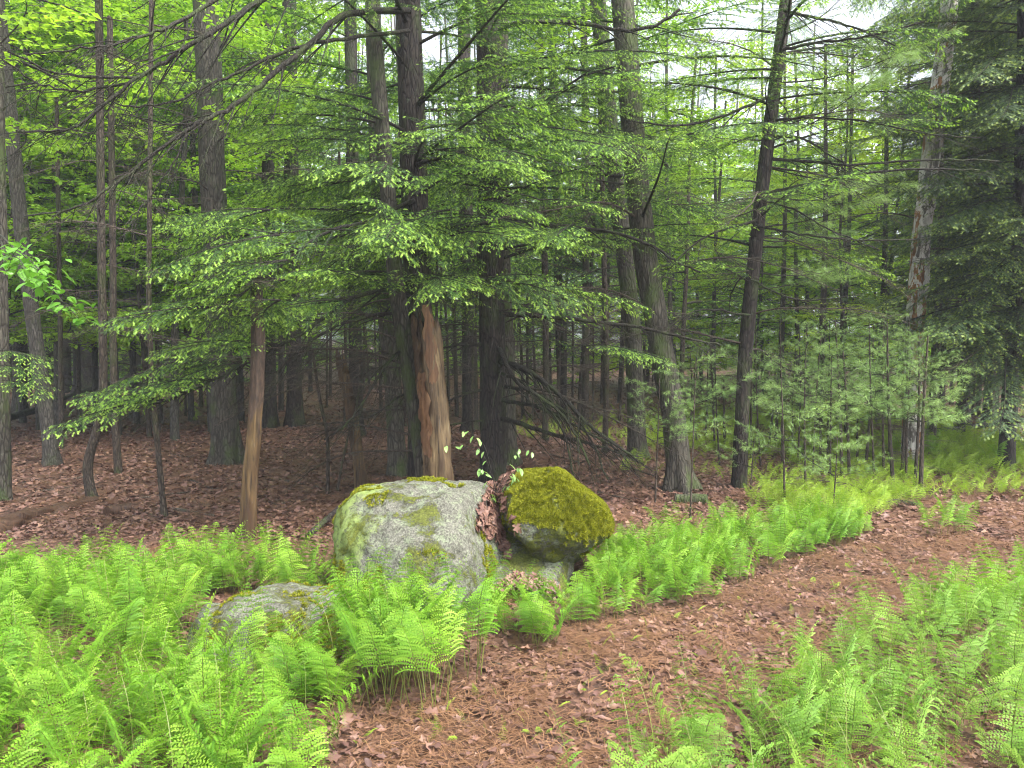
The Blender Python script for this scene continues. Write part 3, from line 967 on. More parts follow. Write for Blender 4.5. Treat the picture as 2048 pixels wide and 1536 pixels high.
def hemlock_branch(L, seed, needle_mats, new_p=0.5, spread=0.42, gap=0.075, twig_gap=0.038, nl=0.0155, nw=0.0040, droop=0.22):
    g = np.random.default_rng(seed)
    n = 14
    s = np.linspace(0, 1, n)
    ph = g.uniform(0, 6.28, 2)
    P = np.stack([s * L, 0.05 * L * np.sin(s * 3.5 + ph[0]) * s, 0.14 * L * s - droop * L * s ** 2], -1)
    wood, fol = MB(), MB()
    wood.tube(P, 0.0045 * L ** .8 * (1.9 - 1.75 * s) + .0008, 5)
    S, D, LEN, NR, TI, TIPS = [], [], [], [], [], []
    nb = int(L * .9 / gap)
    for k in range(nb * 2):
        u = 0.10 + .89 * (k // 2 + g.uniform(0, .8)) / nb
        if g.uniform() < 0.18 * (1 - u): continue
        i = min(int(u * (n - 1)), n - 2)
        p = P[i] + (P[i + 1] - P[i]) * (u * (n - 1) - i)
        tan = unit(P[i + 1] - P[i])
        sd = -1 if k % 2 else 1
        bl = spread * (L ** .75) * (min(u / .35, 1) ** .7) * (1 - u) ** .65 * g.uniform(.55, 1.2) + .05
        an = g.uniform(.75, 1.15)
        d = unit(tan * math.cos(an) + np.array([0, sd, 0]) * math.sin(an) + np.array([0, 0, g.uniform(-.22, .12)]))
        m = 6
        ss = np.linspace(0, 1, m)
        Q = p + d * (bl * ss)[:, None] + tan * (.22 * bl * ss ** 2)[:, None] + np.array([0, 0, -g.uniform(.10, .35) * bl]) * (ss ** 2)[:, None]
        wood.tube(Q, np.linspace(.0026, .0008, m), 3)
        nt = max(int(bl / twig_gap), 1)
        for j in range(nt * 2):
            v = (j // 2 + g.uniform(.2, 1)) / (nt + .3)
            ii = min(int(v * (m - 1)), m - 2)
            pp = Q[ii] + (Q[ii + 1] - Q[ii]) * (v * (m - 1) - ii)
            td = unit(Q[ii + 1] - Q[ii])
            s3 = -1 if j % 2 else 1
            a3 = g.uniform(.6, 1.05)
            lat = np.cross(np.array([0, 0, 1.0]), td)
            dd = unit(td * math.cos(a3) + lat * s3 * math.sin(a3) + np.array([0, 0, g.uniform(-.35, .1)]))
            tl = g.uniform(.035, .085) * (1.15 - .6 * v)
            S.append(pp); D.append(dd); LEN.append(tl); NR.append(unit(np.array([0, 0, 1.0]) + g.normal(0, .22, 3))); TI.append(g.uniform(0, 1))
            if g.uniform() < new_p * (.45 + .65 * u):
                TIPS.append((pp + dd * tl, dd))
        S.append(Q[0]); D.append(unit(Q[-1] - Q[0])); LEN.append(np.linalg.norm(Q[-1] - Q[0])); NR.append(np.array([0, 0, 1.0])); TI.append(.3)
        if g.uniform() < new_p * 1.3:
            TIPS.append((Q[-1], unit(Q[-1] - Q[-2])))
    S, D, LEN, NR, TI = map(np.array, (S, D, LEN, NR, TI))
    NR = unit(NR - D * np.sum(NR * D, 1, keepdims=True))
    needles_along(fol, S, D, LEN, NR, .0092, nl, nw, 0, TI, g)
    if TIPS:
        tp = np.array([t[0] for t in TIPS]); td = np.array([t[1] for t in TIPS])
        td = unit(td + np.array([0, 0, -.35]))
        nn = unit(np.array([[0, 0, 1.0]]) + g.normal(0, .35, tp.shape)); nn = unit(nn - td * np.sum(nn * td, 1, keepdims=True))
        needles_along(fol, tp - td * .006, td, g.uniform(.020, .044, len(tp)), nn, .0062, nl * 1.08, nw * 1.35, 1, g.uniform(0, 1, len(tp)), g, .75)
    return wood.mesh('branch', M['twig']), fol.mesh('foliage', needle_mats, False)

def leafy_branch(L, seed, mat, leaf=0.075, nside=12, per=13, wood_mat='bark_maple'):
    g = np.random.default_rng(seed)
    n = 10
    s = np.linspace(0, 1, n)
    P = np.stack([s * L, .07 * L * np.sin(s * 4 + g.uniform(0, 6)), .18 * L * s - .16 * L * s ** 2], -1)
    wood, fol = MB(), MB()
    wood.tube(P, 0.006 * L * (1.2 - s), 4)
    T, ti = [], []
    for k in range(nside):
        u = .15 + .85 * (k + g.uniform(0, .6)) / nside
        i = min(int(u * (n - 1)), n - 2)
        p = P[i]
        sd = -1 if k % 2 else 1
        l = L * .42 * g.uniform(.5, 1.1) * (1.15 - .7 * u)
        d = unit(np.array([.7, sd * g.uniform(.6, 1), g.uniform(-.25, .25)]))
        m = 5; ss = np.linspace(0, 1, m)[:, None]
        Q = p + d * l * ss + np.array([.1 * l, 0, -.18 * l]) * ss ** 2
        wood.tube(Q, np.linspace(.0035, .001, m), 3)
        for j in range(per):
            v = g.uniform(.15, 1.05)
            c = Q[0] + (Q[-1] - Q[0]) * v + g.normal(0, .03, 3) * np.array([1, 1, .6])
            a = unit(np.array([d[0], d[1], 0]) * .6 + np.array([g.normal(0, .7), g.normal(0, .7), g.uniform(-.6, .05)]))
            nr = unit(np.array([g.normal(0, .35), g.normal(0, .35), 1.0])); nr = unit(nr - a * (a @ nr))
            b = np.cross(nr, a)
            ll = leaf * g.uniform(.65, 1.2); w = ll * .33
            m_ = c + a * ll * .45
            t0 = c; t1 = c + a * ll
            up = nr * w * .35
            x1, x2 = m_ + b * w + up, m_ - b * w + up
            T += [[t0, x1, m_], [x1, t1, m_], [t0, m_, x2], [x2, m_, t1]]
            ti += [g.uniform(0, 1)] * 4
    fol.tris(np.array(T), 0, np.array(ti))
    return wood.mesh('branch', M[wood_mat]), fol.mesh('foliage', mat, False)

def pine_branch(L, seed, mats, nside=6, nl=0.08, nfas=17):
    g = np.random.default_rng(seed)
    n = 8
    s = np.linspace(0, 1, n)
    P = np.stack([s * L, .04 * L * np.sin(s * 5 + g.uniform(0, 6)), .05 * L * s + .22 * L * s ** 2.2 - .1 * L * s], -1)
    wood, fol = MB(), MB()
    wood.tube(P, .0055 * L ** .6 * (1.2 - s), 4)
    T, ti = [], []
    axes = [(P[4], P[-1])]
    for k in range(nside):
        u = .3 + .65 * (k + .5) / nside
        i = min(int(u * (n - 1)), n - 2)
        sd = -1 if k % 2 else 1
        l = L * .42 * g.uniform(.6, 1.1) * (1.15 - .6 * u)
        d = unit(np.array([.8, sd * .8, g.uniform(-.1, .35)]))
        q = P[i] + d * l
        wood.tube(np.array([P[i], P[i] + d * l * .5, q]), [.003, .0022, .001], 3)
        axes.append((P[i] + d * l * .25, q))
    for a, b in axes:
        d = unit(b - a)
        for f in range(nfas):
            v = g.uniform(0, 1) ** .7
            c = a + (b - a) * v
            r = unit(np.cross(d, g.normal(0, 1, 3)))
            ax = unit(r * .9 + d * g.uniform(.5, 1.3) + np.array([0, 0, -.12]))
            for q in range(4):
                e = unit(ax + g.normal(0, .16, 3))
                ln = nl * g.uniform(.75, 1.15)
                w = unit(np.cross(e, g.normal(0, 1, 3))) * .0013
                tip = c + e * ln + np.array([0, 0, -.12 * ln])
                T.append([c - w, c + w, tip]); ti.append(g.uniform(0, 1))
    fol.tris(np.array(T), 0, np.array(ti))
    return wood.mesh('branch', M['twig']), fol.mesh('needles', mats, False)

HM = [M['hemlock'], M['hemlock_new']]
SM = [M['spruce'], M['spruce_new']]
HEM_L = [hemlock_branch(L, 400 + k, HM, .62) for k, L in enumerate((2.4, 2.1, 2.6, 2.2))]
HEM_M = [hemlock_branch(L, 420 + k, HM, .55) for k, L in enumerate((1.5, 1.3, 1.7, 1.4))]
HEM_S = [hemlock_branch(L, 440 + k, HM, .6) for k, L in enumerate((.8, .95))]
DRK = [hemlock_branch(L, 460 + k, SM, .45, spread=.5, twig_gap=.046, nl=.022, nw=.0065) for k, L in enumerate((1.8, 2.2, 1.5))]
FAR = [hemlock_branch(L, 480 + k, HM, .40, gap=.11, twig_gap=.06, nl=.026, nw=.009) for k, L in enumerate((2.2, 1.8))]
BARE = [(bare_branch(L, 500 + k, M['dead_twig'], r, 26, dr), None) for k, (L, r, dr) in enumerate(((1.3, .010, .25), (1.7, .013, .35), (1.0, .008, .15), (1.5, .010, .45), (2.0, .014, .3)))]
LEAFY = [leafy_branch(L, 520 + k, M['leaf'], .085, 15, 18) for k, L in enumerate((1.6, 2.0, 1.8))]
LEAFB = [leafy_branch(L, 540 + k, M['leaf_bright'], .10, 12, 13) for k, L in enumerate((1.5, 1.8))]
PINE = [pine_branch(L, 560 + k, M['pine']) for k, L in enumerate((.55, .75, .65, .9))]
PINE_B = [pine_branch(L, 580 + k, M['pine'], 10, .10, 30) for k, L in enumerate((1.5, 1.9))]

def add_branch(tree, pr, pos, az, el, sc=1.0, roll=0.0):
    o = link('branch', pr[0], tree, pos, (roll, -el, az), sc)
    if pr[1] is not None:
        f = link(pr[1].name.split('.')[0], pr[1], o)
        f['kind'] = 'stuff'
    return o

class Trunk:
    """path in world space, with radius, for hanging branches on"""
    def __init__(self, P, r):
        self.P, self.r = P, r
    def at_z(self, z):
        z0 = self.P[:, 2]
        return np.array([np.interp(z, z0, self.P[:, 0]), np.interp(z, z0, self.P[:, 1]), z]), float(np.interp(z, z0, self.r))

def build_trunk(tree, pts, r0, r1, mat, seg=20, step=0.09, flare=0.8, rough=0.05, seed=0, name='trunk', jag=0.0, lobes=5):
    base = np.array(tree.location)
    L = np.sum(np.linalg.norm(np.diff(pts, axis=0), axis=1))
    n = max(int(L / step), 8)
    P = smooth_path(pts, n)
    s = np.linspace(0, 1, n)
    r = r0 + (r1 - r0) * s
    hgt = P[:, 2] - P[0, 2]
    t = unit(np.gradient(P, axis=0))
    ref = np.array([1.0, 0, 0])
    u = unit(ref - t * (t @ ref)[:, None]); v = np.cross(t, u)
    a = np.linspace(0, 2 * math.pi, seg, endpoint=False)
    ca, sa = np.cos(a), np.sin(a)
    fl = flare * np.exp(-np.clip(hgt - .1, 0, 9) / (1.0 * r0 + .03))
    ph = (seed * 1.7) % 6.28
    rad = r[:, None] * (1 + fl[:, None] * (0.55 + .45 * np.cos(lobes * a + ph)[None]))
    fr = 3.2
    q = np.stack([np.broadcast_to(ca * fr, (n, seg)), np.broadcast_to(sa * fr, (n, seg)), np.broadcast_to((hgt * 2.2)[:, None], (n, seg))], -1)
    rad = rad * (1 + rough * 1.3 * fbm(q, 3, seed) + rough * .8 * fbm(q * [1, 1, .15] * 2.0, 2, seed + 3))
    V = P[:, None] + rad[:, :, None] * (ca[None, :, None] * u[:, None] + sa[None, :, None] * v[:, None])
    if jag:
        top = jag * (0.5 + 0.5 * noise3(np.stack([ca * 2.5, sa * 2.5, 0 * a + seed], -1), 5) + .35 * _hash(np.arange(seg), np.arange(seg) * 0, np.arange(seg) * 0, seed))
        k = (hgt / hgt[-1]) ** 6
        V[:, :, 2] -= top[None] * k[:, None]
        V = np.concatenate([V, (V[-1] * .55 + V[-1].mean(0) * .45 - [0, 0, .12])[None], (V[-1] * .1 + V[-1].mean(0) * .9 - [0, 0, .35])[None]])
        n += 2
    mb = MB(); mb.add(V - base, grid_faces(n, seg))
    link(name, mb.mesh('trunk', mat), tree)
    return Trunk(P - base, r)

def px_path(pts, Y, top=None):
    """pixel polyline (base first) at distance Y to world points; base on the ground; goes on to height top"""
    W = [at(px, py, Y) for px, py in pts]
    g = W[0].copy(); g[2] = hz(g[0], g[1]) - .08
    W[0] = g
    if top is not None and W[-1][2] < top:
        d = W[-1] - W[-2]
        d = d / d[2]
        W.append(W[-1] + d * (top - W[-1][2]))
    return np.array(W)

def tree_px(name, label, pts, Y, w0, w1, mat, cat='tree', top=None, seg=20, flare=.8, rough=.05, seed=0, group=None, jag=0.0, step=.09, zwob=0.0):
    W = px_path(pts, Y, top)
    loc = W[0] + [0, 0, .08]
    t = thing(name, label, cat, loc, group)
    r0 = .43 * w0 / FPX * Y; r1 = .43 * w1 / FPX * Y
    tr = build_trunk(t, W, r0, r1, mat, seg, step, flare, rough, seed, jag=jag)
    return t, tr

def limb(tree, pts, w0, w1, mat='twig', twigs=18, tl=0.5, seed=0, droop=.3, kink=.012):
    """hand placed limb: pts = (px, py, Y)"""
    base = np.array(tree.location)
    g = np.random.default_rng(seed + 900)
    W = np.array([at(a, b, c) for a, b, c in pts]) - base
    n = max(10, len(pts) * 5)
    P = smooth_path(W, n)
    P = P + g.normal(0, kink * .4, P.shape)
    s = np.linspace(0, 1, n)
    Y = P[:, 1] + base[1]
    r = (w0 + (w1 - w0) * s ** .7) / 2 / FPX * Y
    mb = MB()
    mb.tube(P, r, 7)
    Lm = np.sum(np.linalg.norm(np.diff(P, axis=0), axis=1))
    for k in range(twigs):
        u = .08 + .92 * (k + g.uniform(0, .9)) / twigs
        i = min(int(u * (n - 1)), n - 2)
        p = P[i]; tan = unit(P[i + 1] - P[i])
        sd = (-1) ** k
        lat = unit(np.cross(tan, [0, 0, 1.0])) * sd
        d = unit(tan * g.uniform(.5, 1.2) + lat * g.uniform(.3, .9) + np.array([0, 0, g.uniform(-.7, .15)]))
        l = tl * g.uniform(.35, 1.1) * (1.15 - .55 * u)
        m = 8; ss = np.linspace(0, 1, m)[:, None]
        Q = p + d * l * ss + (tan * .3 + np.array([0, 0, -droop])) * l * ss ** 2 + np.cumsum(g.normal(0, kink * .5, (m, 3)), 0) * ss
        mb.tube(Q, np.linspace(max(r[i] * .42, .0025), .0011, m), 4)
        for j in range(g.integers(2, 6)):
            uu = int(g.uniform(1, m - 1))
            d2 = unit(d + g.normal(0, .6, 3) + [0, 0, -.15])
            l2 = l * g.uniform(.2, .55)
            s3 = np.linspace(0, 1, 5)[:, None]
            mb.tube(Q[uu] + d2 * l2 * s3 + np.array([0, 0, -.25 * l2]) * s3 ** 2 + g.normal(0, .006, (5, 3)) * s3, np.linspace(.0022, .0008, 5), 3)
    o = link('limb', mb.mesh('limb', M[mat]), tree)
    return P

def whorl(tree, tr, protos, z0, z1, n, az=None, el=(-.15, .25), sc=(.85, 1.15), spread=3.14, jit=.3, seed=0):
    g = np.random.default_rng(seed + 50)
    a = g.uniform(0, 6.28)
    for k in range(n):
        z = z0 + (z1 - z0) * (k + g.uniform(0, 1)) / n
        p, r = tr.at_z(z)
        a += 2.4 + g.uniform(-jit, jit)
        aa = a if az is None else az + g.uniform(-spread, spread)
        add_branch(tree, protos[int(g.integers(len(protos)))], p + np.array([math.cos(aa), math.sin(aa), 0]) * r * .7, aa, g.uniform(*el), g.uniform(*sc), g.normal(0, .15))

EAST, NORTH, WEST, SOUTH = 0.0, math.pi / 2, math.pi, -math.pi / 2

# ================================================================== THE NAMED TREES
# --- central hemlock with the leafy boughs
hemA, trA = tree_px('hemlock_tree', 'tall dark hemlock left of the stripped snag, leafy boughs spreading both ways', [(846, 1003), (838, 700), (828, 350), (815, 0)], 7.6, 62, 58, M['bark_hemlock'], top=8.5, seed=1, seg=28)
whorl(hemA, trA, HEM_L, 2.15, 3.4, 11, az=WEST - .75 + math.pi * .0, spread=.75, seed=1, el=(-.22, .06))
whorl(hemA, trA, HEM_L, 2.0, 3.6, 9, az=SOUTH + .5, spread=.9, seed=2, el=(-.2, .12))
whorl(hemA, trA, HEM_L, 3.3, 5.6, 10, az=SOUTH, spread=1.7, seed=3, el=(-.1, .3))
whorl(hemA, trA, HEM_M, 2.1, 4.2, 7, az=SOUTH + .2, spread=1.4, seed=4, el=(-.2, .2))
whorl(hemA, trA, HEM_L, 2.4, 6.0, 8, az=NORTH, spread=1.5, seed=5)
whorl(hemA, trA, HEM_L, 5.6, 8.2, 4, seed=6)
for pts, w0, w1, tw, tl in (
    ([(815, 20, 7.4), (690, 30, 6.6), (625, 82, 6.2), (530, 164, 5.8), (475, 205, 5.6), (424, 236, 5.4), (372, 263, 5.3), (308, 308, 5.2), (239, 362, 5.1), (171, 407, 5.0), (102, 431, 5.0)], 14, 4, 26, .75),
    ([(810, -90, 7.4), (640, -60, 6.4), (520, 3, 5.9), (461, 41, 5.7), (407, 75, 5.5), (362, 102, 5.4), (308, 137, 5.3), (260, 167, 5.2), (205, 212, 5.1), (154, 253, 5.0), (113, 263, 5.0), (34, 263, 4.9)], 15, 4, 28, .8),
    ([(812, -150, 7.4), (600, -100, 6.2), (391, 26, 5.5), (325, 58, 5.3), (273, 75, 5.2), (222, 89, 5.1), (154, 99, 5.0), (51, 109, 4.9)], 11, 3, 24, .7),
    ([(818, 60, 7.4), (680, 79, 6.6), (581, 99, 6.2), (500, 135, 6.0), (420, 170, 5.8), (342, 205, 5.6), (256, 212, 5.5), (190, 190, 5.4)], 9, 3, 22, .6),
    ([(273, 155, 5.25), (171, 154, 5.1), (85, 137, 5.0), (0, 92, 4.9), (-60, 60, 4.9)], 6, 3, 12, .6),
    ([(263, 167, 5.25), (205, 174, 5.2), (154, 183, 5.1), (103, 174, 5.0), (58, 157, 5.0), (-10, 105, 4.9)], 6, 3, 12, .6),
    ([(424, 236, 5.4), (360, 250, 5.3), (300, 240, 5.2), (230, 225, 5.2)], 5, 2, 10, .5),
    ([(372, 263, 5.3), (350, 320, 5.2), (300, 390, 5.2), (250, 450, 5.1)], 4, 2, 10, .4),
    ([(820, 560, 7.5), (700, 600, 6.9), (600, 670, 6.6), (560, 690, 6.5), (430, 760, 6.3), (320, 805, 6.2), (170, 832, 6.1)], 11, 3, 22, .6),
    ([(825, 620, 7.5), (690, 645, 7.0), (600, 700, 6.8), (545, 745, 6.7), (490, 730, 6.6)], 9, 3, 14, .6),
    ([(830, 690, 7.5), (780, 720, 7.2), (730, 800, 7.0), (690, 850, 6.9), (650, 880, 6.9)], 8, 3, 12, .5),
    ([(832, 770, 7.5), (745, 830, 7.2), (690, 845, 7.0), (600, 850, 6.9)], 6, 2, 12, .5),
    ([(830, 400, 7.5), (740, 440, 7.0), (640, 470, 6.6), (560, 530, 6.1), (500, 575, 5.8), (420, 630, 5.6)], 10, 3, 20, .6),
    ([(838, 480, 7.5), (920, 455, 7.2), (1000, 445, 7.0)], 13, 6, 8, .5),
    ([(835, 330, 7.5), (900, 310, 7.0), (990, 300, 6.7), (1090, 330, 6.5)], 9, 3, 14, .5)):
    limb(hemA, pts, w0, w1, twigs=tw, tl=tl, seed=len(hemA.children) * 3)
# foliage hung on the long low bough
lowb = [(700, 600, 6.9), (640, 640, 6.7), (560, 690, 6.5), (500, 725, 6.4), (430, 760, 6.3), (370, 785, 6.2), (330, 800, 6.2)]
for i, q in enumerate(lowb):
    p = at(*q) - np.array(hemA.location)
    for j in range(3):
        add_branch(hemA, HEM_S[(i + j) % 2] if i > 2 else HEM_M[(i + j) % 4], p, WEST + .25 + rng.uniform(-.9, .9), rng.uniform(-.2, .05), rng.uniform(.7, .95), rng.normal(0, .2))
for q in [(560, 470, 5.8), (575, 520, 5.8), (570, 560, 5.75), (560, 600, 5.7), (600, 500, 6.3), (560, 530, 6.1), (520, 560, 5.9), (480, 590, 5.75), (440, 615, 5.65), (500, 470, 6.2), (540, 420, 6.2)]:
    p = at(*q) - np.array(hemA.location)
    for j in range(3):
        add_branch(hemA, HEM_S[j % 2], p, WEST + rng.uniform(-1.2, 1.2), rng.uniform(-.35, .05), rng.uniform(.75, 1.05), rng.normal(0, .25))
# --- sprays over the right part of the crown
for q in [(1000, 440, 6.9), (1080, 400, 6.6), (930, 350, 6.5), (1010, 300, 6.6), (870, 300, 6.4), (780, 330, 6.3), (1150, 450, 6.8), (760, 420, 6.3), (900, 420, 6.5), (690, 460, 6.4), (860, 560, 6.6), (820, 500, 6.5), (960, 560, 6.8)]:
    p = at(*q) - np.array(hemA.location)
    for j in range(2):
        add_branch(hemA, HEM_S[j % 2], p, SOUTH + rng.uniform(-1.6, 1.6), rng.uniform(-.35, .1), rng.uniform(.8, 1.1), rng.normal(0, .25))

hemA2, trA2 = tree_px('hemlock_tree', 'slim mossy hemlock stem leaning left, pressed against the dark hemlock by the snag', [(858, 1008), (835, 850), (812, 700), (792, 560), (780, 430)], 7.35, 42, 34, M['bark_grey'], top=4.6, seed=2)
whorl(hemA, trA, BARE, .8, 2.3, 7, az=WEST - .3, spread=1.1, seed=9)
whorl(hemA2, trA2, BARE, .5, 2.2, 9, az=WEST, spread=1.0, seed=7)
whorl(hemA2, trA2, HEM_M, 2.0, 4.2, 10, az=WEST - .4, spread=1.2, seed=8)

# --- stripped snag
Ys = 7.15
snag, trS = tree_px('dead_snag', 'broken tree snag stripped to golden bare wood behind the grey boulder', [(882, 1020), (874, 880), (862, 740), (848, 585)], Ys, 66, 56, M['snag_wood'], cat='dead tree', seed=4, seg=40, step=.045, rough=.11, flare=.25, jag=.55)
def bark_slab(tree, tr, z0, z1, a0, a1, off, mat, seed):
    g = np.random.default_rng(seed)
    n, m = 16, 6
    V = []
    for i in range(n):
        z = z0 + (z1 - z0) * i / (n - 1)
        p, r = tr.at_z(z)
        wv = .5 + .5 * math.sin(math.pi * i / (n - 1)) ** .5
        for j in range(m):
            a = (a0 + a1) / 2 + (a1 - a0) * (j / (m - 1) - .5) * wv + .12 * math.sin(i * 1.3 + seed)
            rr = r * 1.06 + off * (.4 + .6 * abs(math.sin(i * .9 + j + seed))) + g.uniform(0, .006)
            V.append(p + np.array([math.cos(a) * rr, math.sin(a) * rr, g.uniform(-.015, .015)]))
    V = np.array(V)
    ctr = np.array([tr.at_z(z0 + (z1 - z0) * i / (n - 1))[0] for i in range(n) for _ in range(m)])
    inn = V + unit(ctr - V) * .012
    mb = MB(); mb.add(V, grid_faces(n, m, False)); mb.add(inn, grid_faces(n, m, False)[:, ::-1])
    link('loose_bark', mb.mesh('loose_bark', mat), tree)
bark_slab(snag, trS, .55, 1.35, -2.6, -1.75, .035, M['flaky_bark'], 1)
bark_slab(snag, trS, 1.1, 1.9, -2.9, -2.1, .03, M['snag_wood_dark'], 2)
bark_slab(snag, trS, .2, .75, -2.7, -2.15, .02, M['snag_wood'], 3)
bark_slab(snag, trS, 1.25, 2.0, -1.75, -.95, .006, M['flaky_bark'], 5)

# --- straight dark trunk in the middle
hemB, trB = tree_px('hemlock_tree', 'straight dark hemlock trunk standing behind the gap between the two boulders', [(986, 966), (985, 700), (980, 350), (975, 0)], 8.55, 60, 54, M['bark_hemlock'], top=9, seed=5, seg=30, flare=.2)
for pts, w0, w1, tw, tl in (
    ([(960, 440, 8.4), (910, 450, 8.1), (864, 476, 7.8)], 15, 9, 3, .4),
    ([(1000, 438, 8.4), (1060, 448, 8.1), (1150, 455, 7.8), (1230, 466, 7.6), (1310, 495, 7.5), (1350, 522, 7.5), (1400, 545, 7.5)], 11, 4, 16, .5),
    ([(1005, 628, 8.4), (1120, 636, 8.0), (1280, 655, 7.7), (1380, 678, 7.5), (1440, 690, 7.4)], 11, 4, 14, .5),
    ([(1000, 722, 8.4), (1060, 745, 8.1), (1130, 800, 7.8), (1190, 860, 7.6), (1265, 912, 7.5)], 15, 5, 24, .65),
    ([(1000, 700, 8.4), (1030, 760, 8.0), (1090, 800, 7.8), (1140, 850, 7.7), (1180, 930, 7.6)], 11, 4, 20, .6),
    ([(1005, 800, 8.4), (1080, 815, 8.1), (1150, 850, 7.9), (1280, 925, 7.6)], 9, 4, 18, .6),
    ([(1005, 838, 8.4), (1120, 872, 8.0), (1190, 890, 7.8), (1275, 918, 7.6)], 11, 4, 20, .6),
    ([(1000, 745, 8.4), (1050, 770, 8.0), (1120, 850, 7.7), (1150, 960, 7.6)], 8, 3, 16, .5),
    ([(1005, 770, 8.4), (1080, 790, 8.1), (1170, 860, 7.8), (1215, 960, 7.6)], 8, 3, 16, .5),
    ([(962, 690, 8.4), (920, 690, 8.2), (880, 698, 8.0)], 8, 4, 4, .3),
    ([(962, 780, 8.4), (910, 795, 8.2), (860, 820, 8.0)], 6, 3, 5, .3),
    ([(962, 840, 8.4), (900, 850, 8.2), (850, 865, 8.0)], 5, 2, 6, .3),
    ([(1000, 60, 8.4), (1040, 45, 8.0), (1150, 44, 7.8), (1220, 58, 7.7), (1300, 55, 7.6), (1360, 20, 7.6)], 11, 6, 12, .6),
    ([(995, 270, 8.4), (1060, 240, 8.0), (1150, 160, 7.8), (1240, 130, 7.7)], 9, 3, 14, .5)):
    limb(hemB, pts, w0, w1, twigs=tw, tl=tl, seed=200 + len(hemB.children) * 3)
whorl(hemB, trB, HEM_L, 2.4, 5.4, 12, az=EAST - .5, spread=.9, seed=11, el=(-.15, .2))
whorl(hemB, trB, HEM_M, 2.2, 4.5, 6, az=SOUTH, spread=1.2, seed=12)
whorl(hemB, trB, HEM_L, 4.3, 6.4, 5, seed=13)
whorl(hemB, trB, HEM_L, 2.3, 4.4, 9, az=NORTH + .4, spread=1.0, seed=14)
whorl(hemB, trB, BARE, .9, 2.4, 8, az=EAST, spread=1.1, seed=15)
for q in [(1180, 690, 7.7), (1220, 700, 7.7), (1150, 690, 7.8)]:
    p = at(*q) - np.array(hemB.location)
    add_branch(hemB, HEM_S[0], p, EAST - .4 + rng.uniform(-.6, .6), -.1, .9)

hemB2, trB2 = tree_px('hemlock_tree', 'greyish trunk half hidden behind the straight dark central hemlock', [(1016, 932), (1010, 700), (1000, 400), (1000, 0)], 9.8, 44, 36, M['bark_grey'], top=9, seed=6)
whorl(hemB2, trB2, BARE, .8, 3.0, 8, seed=16)
whorl(hemB2, trB2, FAR, 3.5, 8.5, 12, seed=17)

# --- big trunk on the left
t4, tr4 = tree_px('oak_tree', 'thick grey trunk with flared mossy foot on the open leaf floor at left', [(457, 928), (441, 700), (425, 350), (412, 0)], 9.9, 60, 52, M['bark_grey'], top=11, seed=7, seg=28, flare=.75)
whorl(t4, tr4, LEAFY, 4.0, 7.5, 12, seed=18)
whorl(t4, tr4, BARE, 2.2, 5, 6, seed=19)

# --- trunks right of the centre
t5, tr5 = tree_px('maple_tree', 'curved mossy trunk swelling at its foot, right of the mossy boulder', [(1362, 976), (1346, 830), (1314, 650), (1280, 420), (1245, 0)], 8.3, 56, 50, M['bark_grey'], top=9.5, seed=8, seg=26, flare=.75)
whorl(t5, tr5, HEM_L, 2.8, 5.6, 9, seed=20, el=(-.1, .3))
whorl(t5, tr5, BARE, 1.8, 4.5, 10, seed=22)
t6, tr6 = tree_px('maple_tree', 'grey trunk behind the curved mossy one, leaning slightly left', [(1276, 912), (1264, 650), (1230, 350), (1195, 0)], 10.6, 40, 36, M['bark_grey'], top=10, seed=9)
whorl(t6, tr6, LEAFY, 4.5, 9.5, 14, seed=23)
whorl(t6, tr6, BARE, 1.8, 4.5, 9, seed=24)

# --- the slim leaning trunk with long horizontal limbs
t7, tr7 = tree_px('pine_tree', 'slim dark trunk leaning right with long level limbs, on the edge of the sapling thicket', [(1478, 972), (1490, 720), (1522, 400), (1548, 180), (1572, 0)], 8.4, 33, 26, M['bark_hemlock'], top=8.8, seed=10, seg=22, flare=.25)
for pts, w0, w1, tw, tl in (
    ([(1535, 385, 8.3), (1600, 372, 8.0), (1700, 350, 7.8), (1850, 338, 7.6), (1960, 340, 7.5)], 8, 3, 18, .6),
    ([(1545, 318, 8.3), (1640, 325, 8.1), (1700, 330, 7.9), (1850, 320, 7.7), (2000, 322, 7.5)], 7, 3, 18, .6),
    ([(1550, 272, 8.3), (1610, 280, 8.1), (1680, 322, 7.9), (1730, 345, 7.8)], 6, 2, 12, .5),
    ([(1552, 240, 8.3), (1620, 236, 8.1), (1720, 242, 7.9), (1860, 268, 7.7), (1960, 275, 7.6)], 6, 2, 16, .6),
    ([(1560, 102, 8.3), (1640, 84, 8.1), (1740, 72, 7.9), (1850, 42, 7.7)], 7, 3, 18, .6),
    ([(1568, 22, 8.3), (1630, 35, 8.1), (1700, 52, 7.9), (1790, 90, 7.8)], 7, 3, 16, .6),
    ([(1548, 190, 8.3), (1450, 230, 8.0), (1350, 252, 7.8), (1250, 240, 7.7)], 7, 3, 16, .6),
    ([(1515, 452, 8.3), (1620, 470, 8.0), (1720, 480, 7.8), (1850, 478, 7.7)], 6, 2, 14, .5),
    ([(1512, 440, 8.3), (1400, 480, 8.0), (1320, 560, 7.8)], 6, 2, 14, .5),
    ([(1500, 560, 8.3), (1600, 600, 8.0), (1720, 590, 7.8)], 5, 2, 14, .5),
    ([(1498, 630, 8.3), (1400, 620, 8.0), (1330, 660, 7.8)], 5, 2, 12, .5),
    ([(1525, 400, 8.3), (1590, 420, 8.0), (1660, 460, 7.9), (1760, 500, 7.8)], 5, 2, 12, .5)):
    limb(t7, pts, w0, w1, twigs=tw, tl=tl, seed=300 + len(t7.children) * 3, droop=.15)
whorl(t7, tr7, HEM_M, 2.3, 5.0, 12, seed=25, el=(-.1, .2))
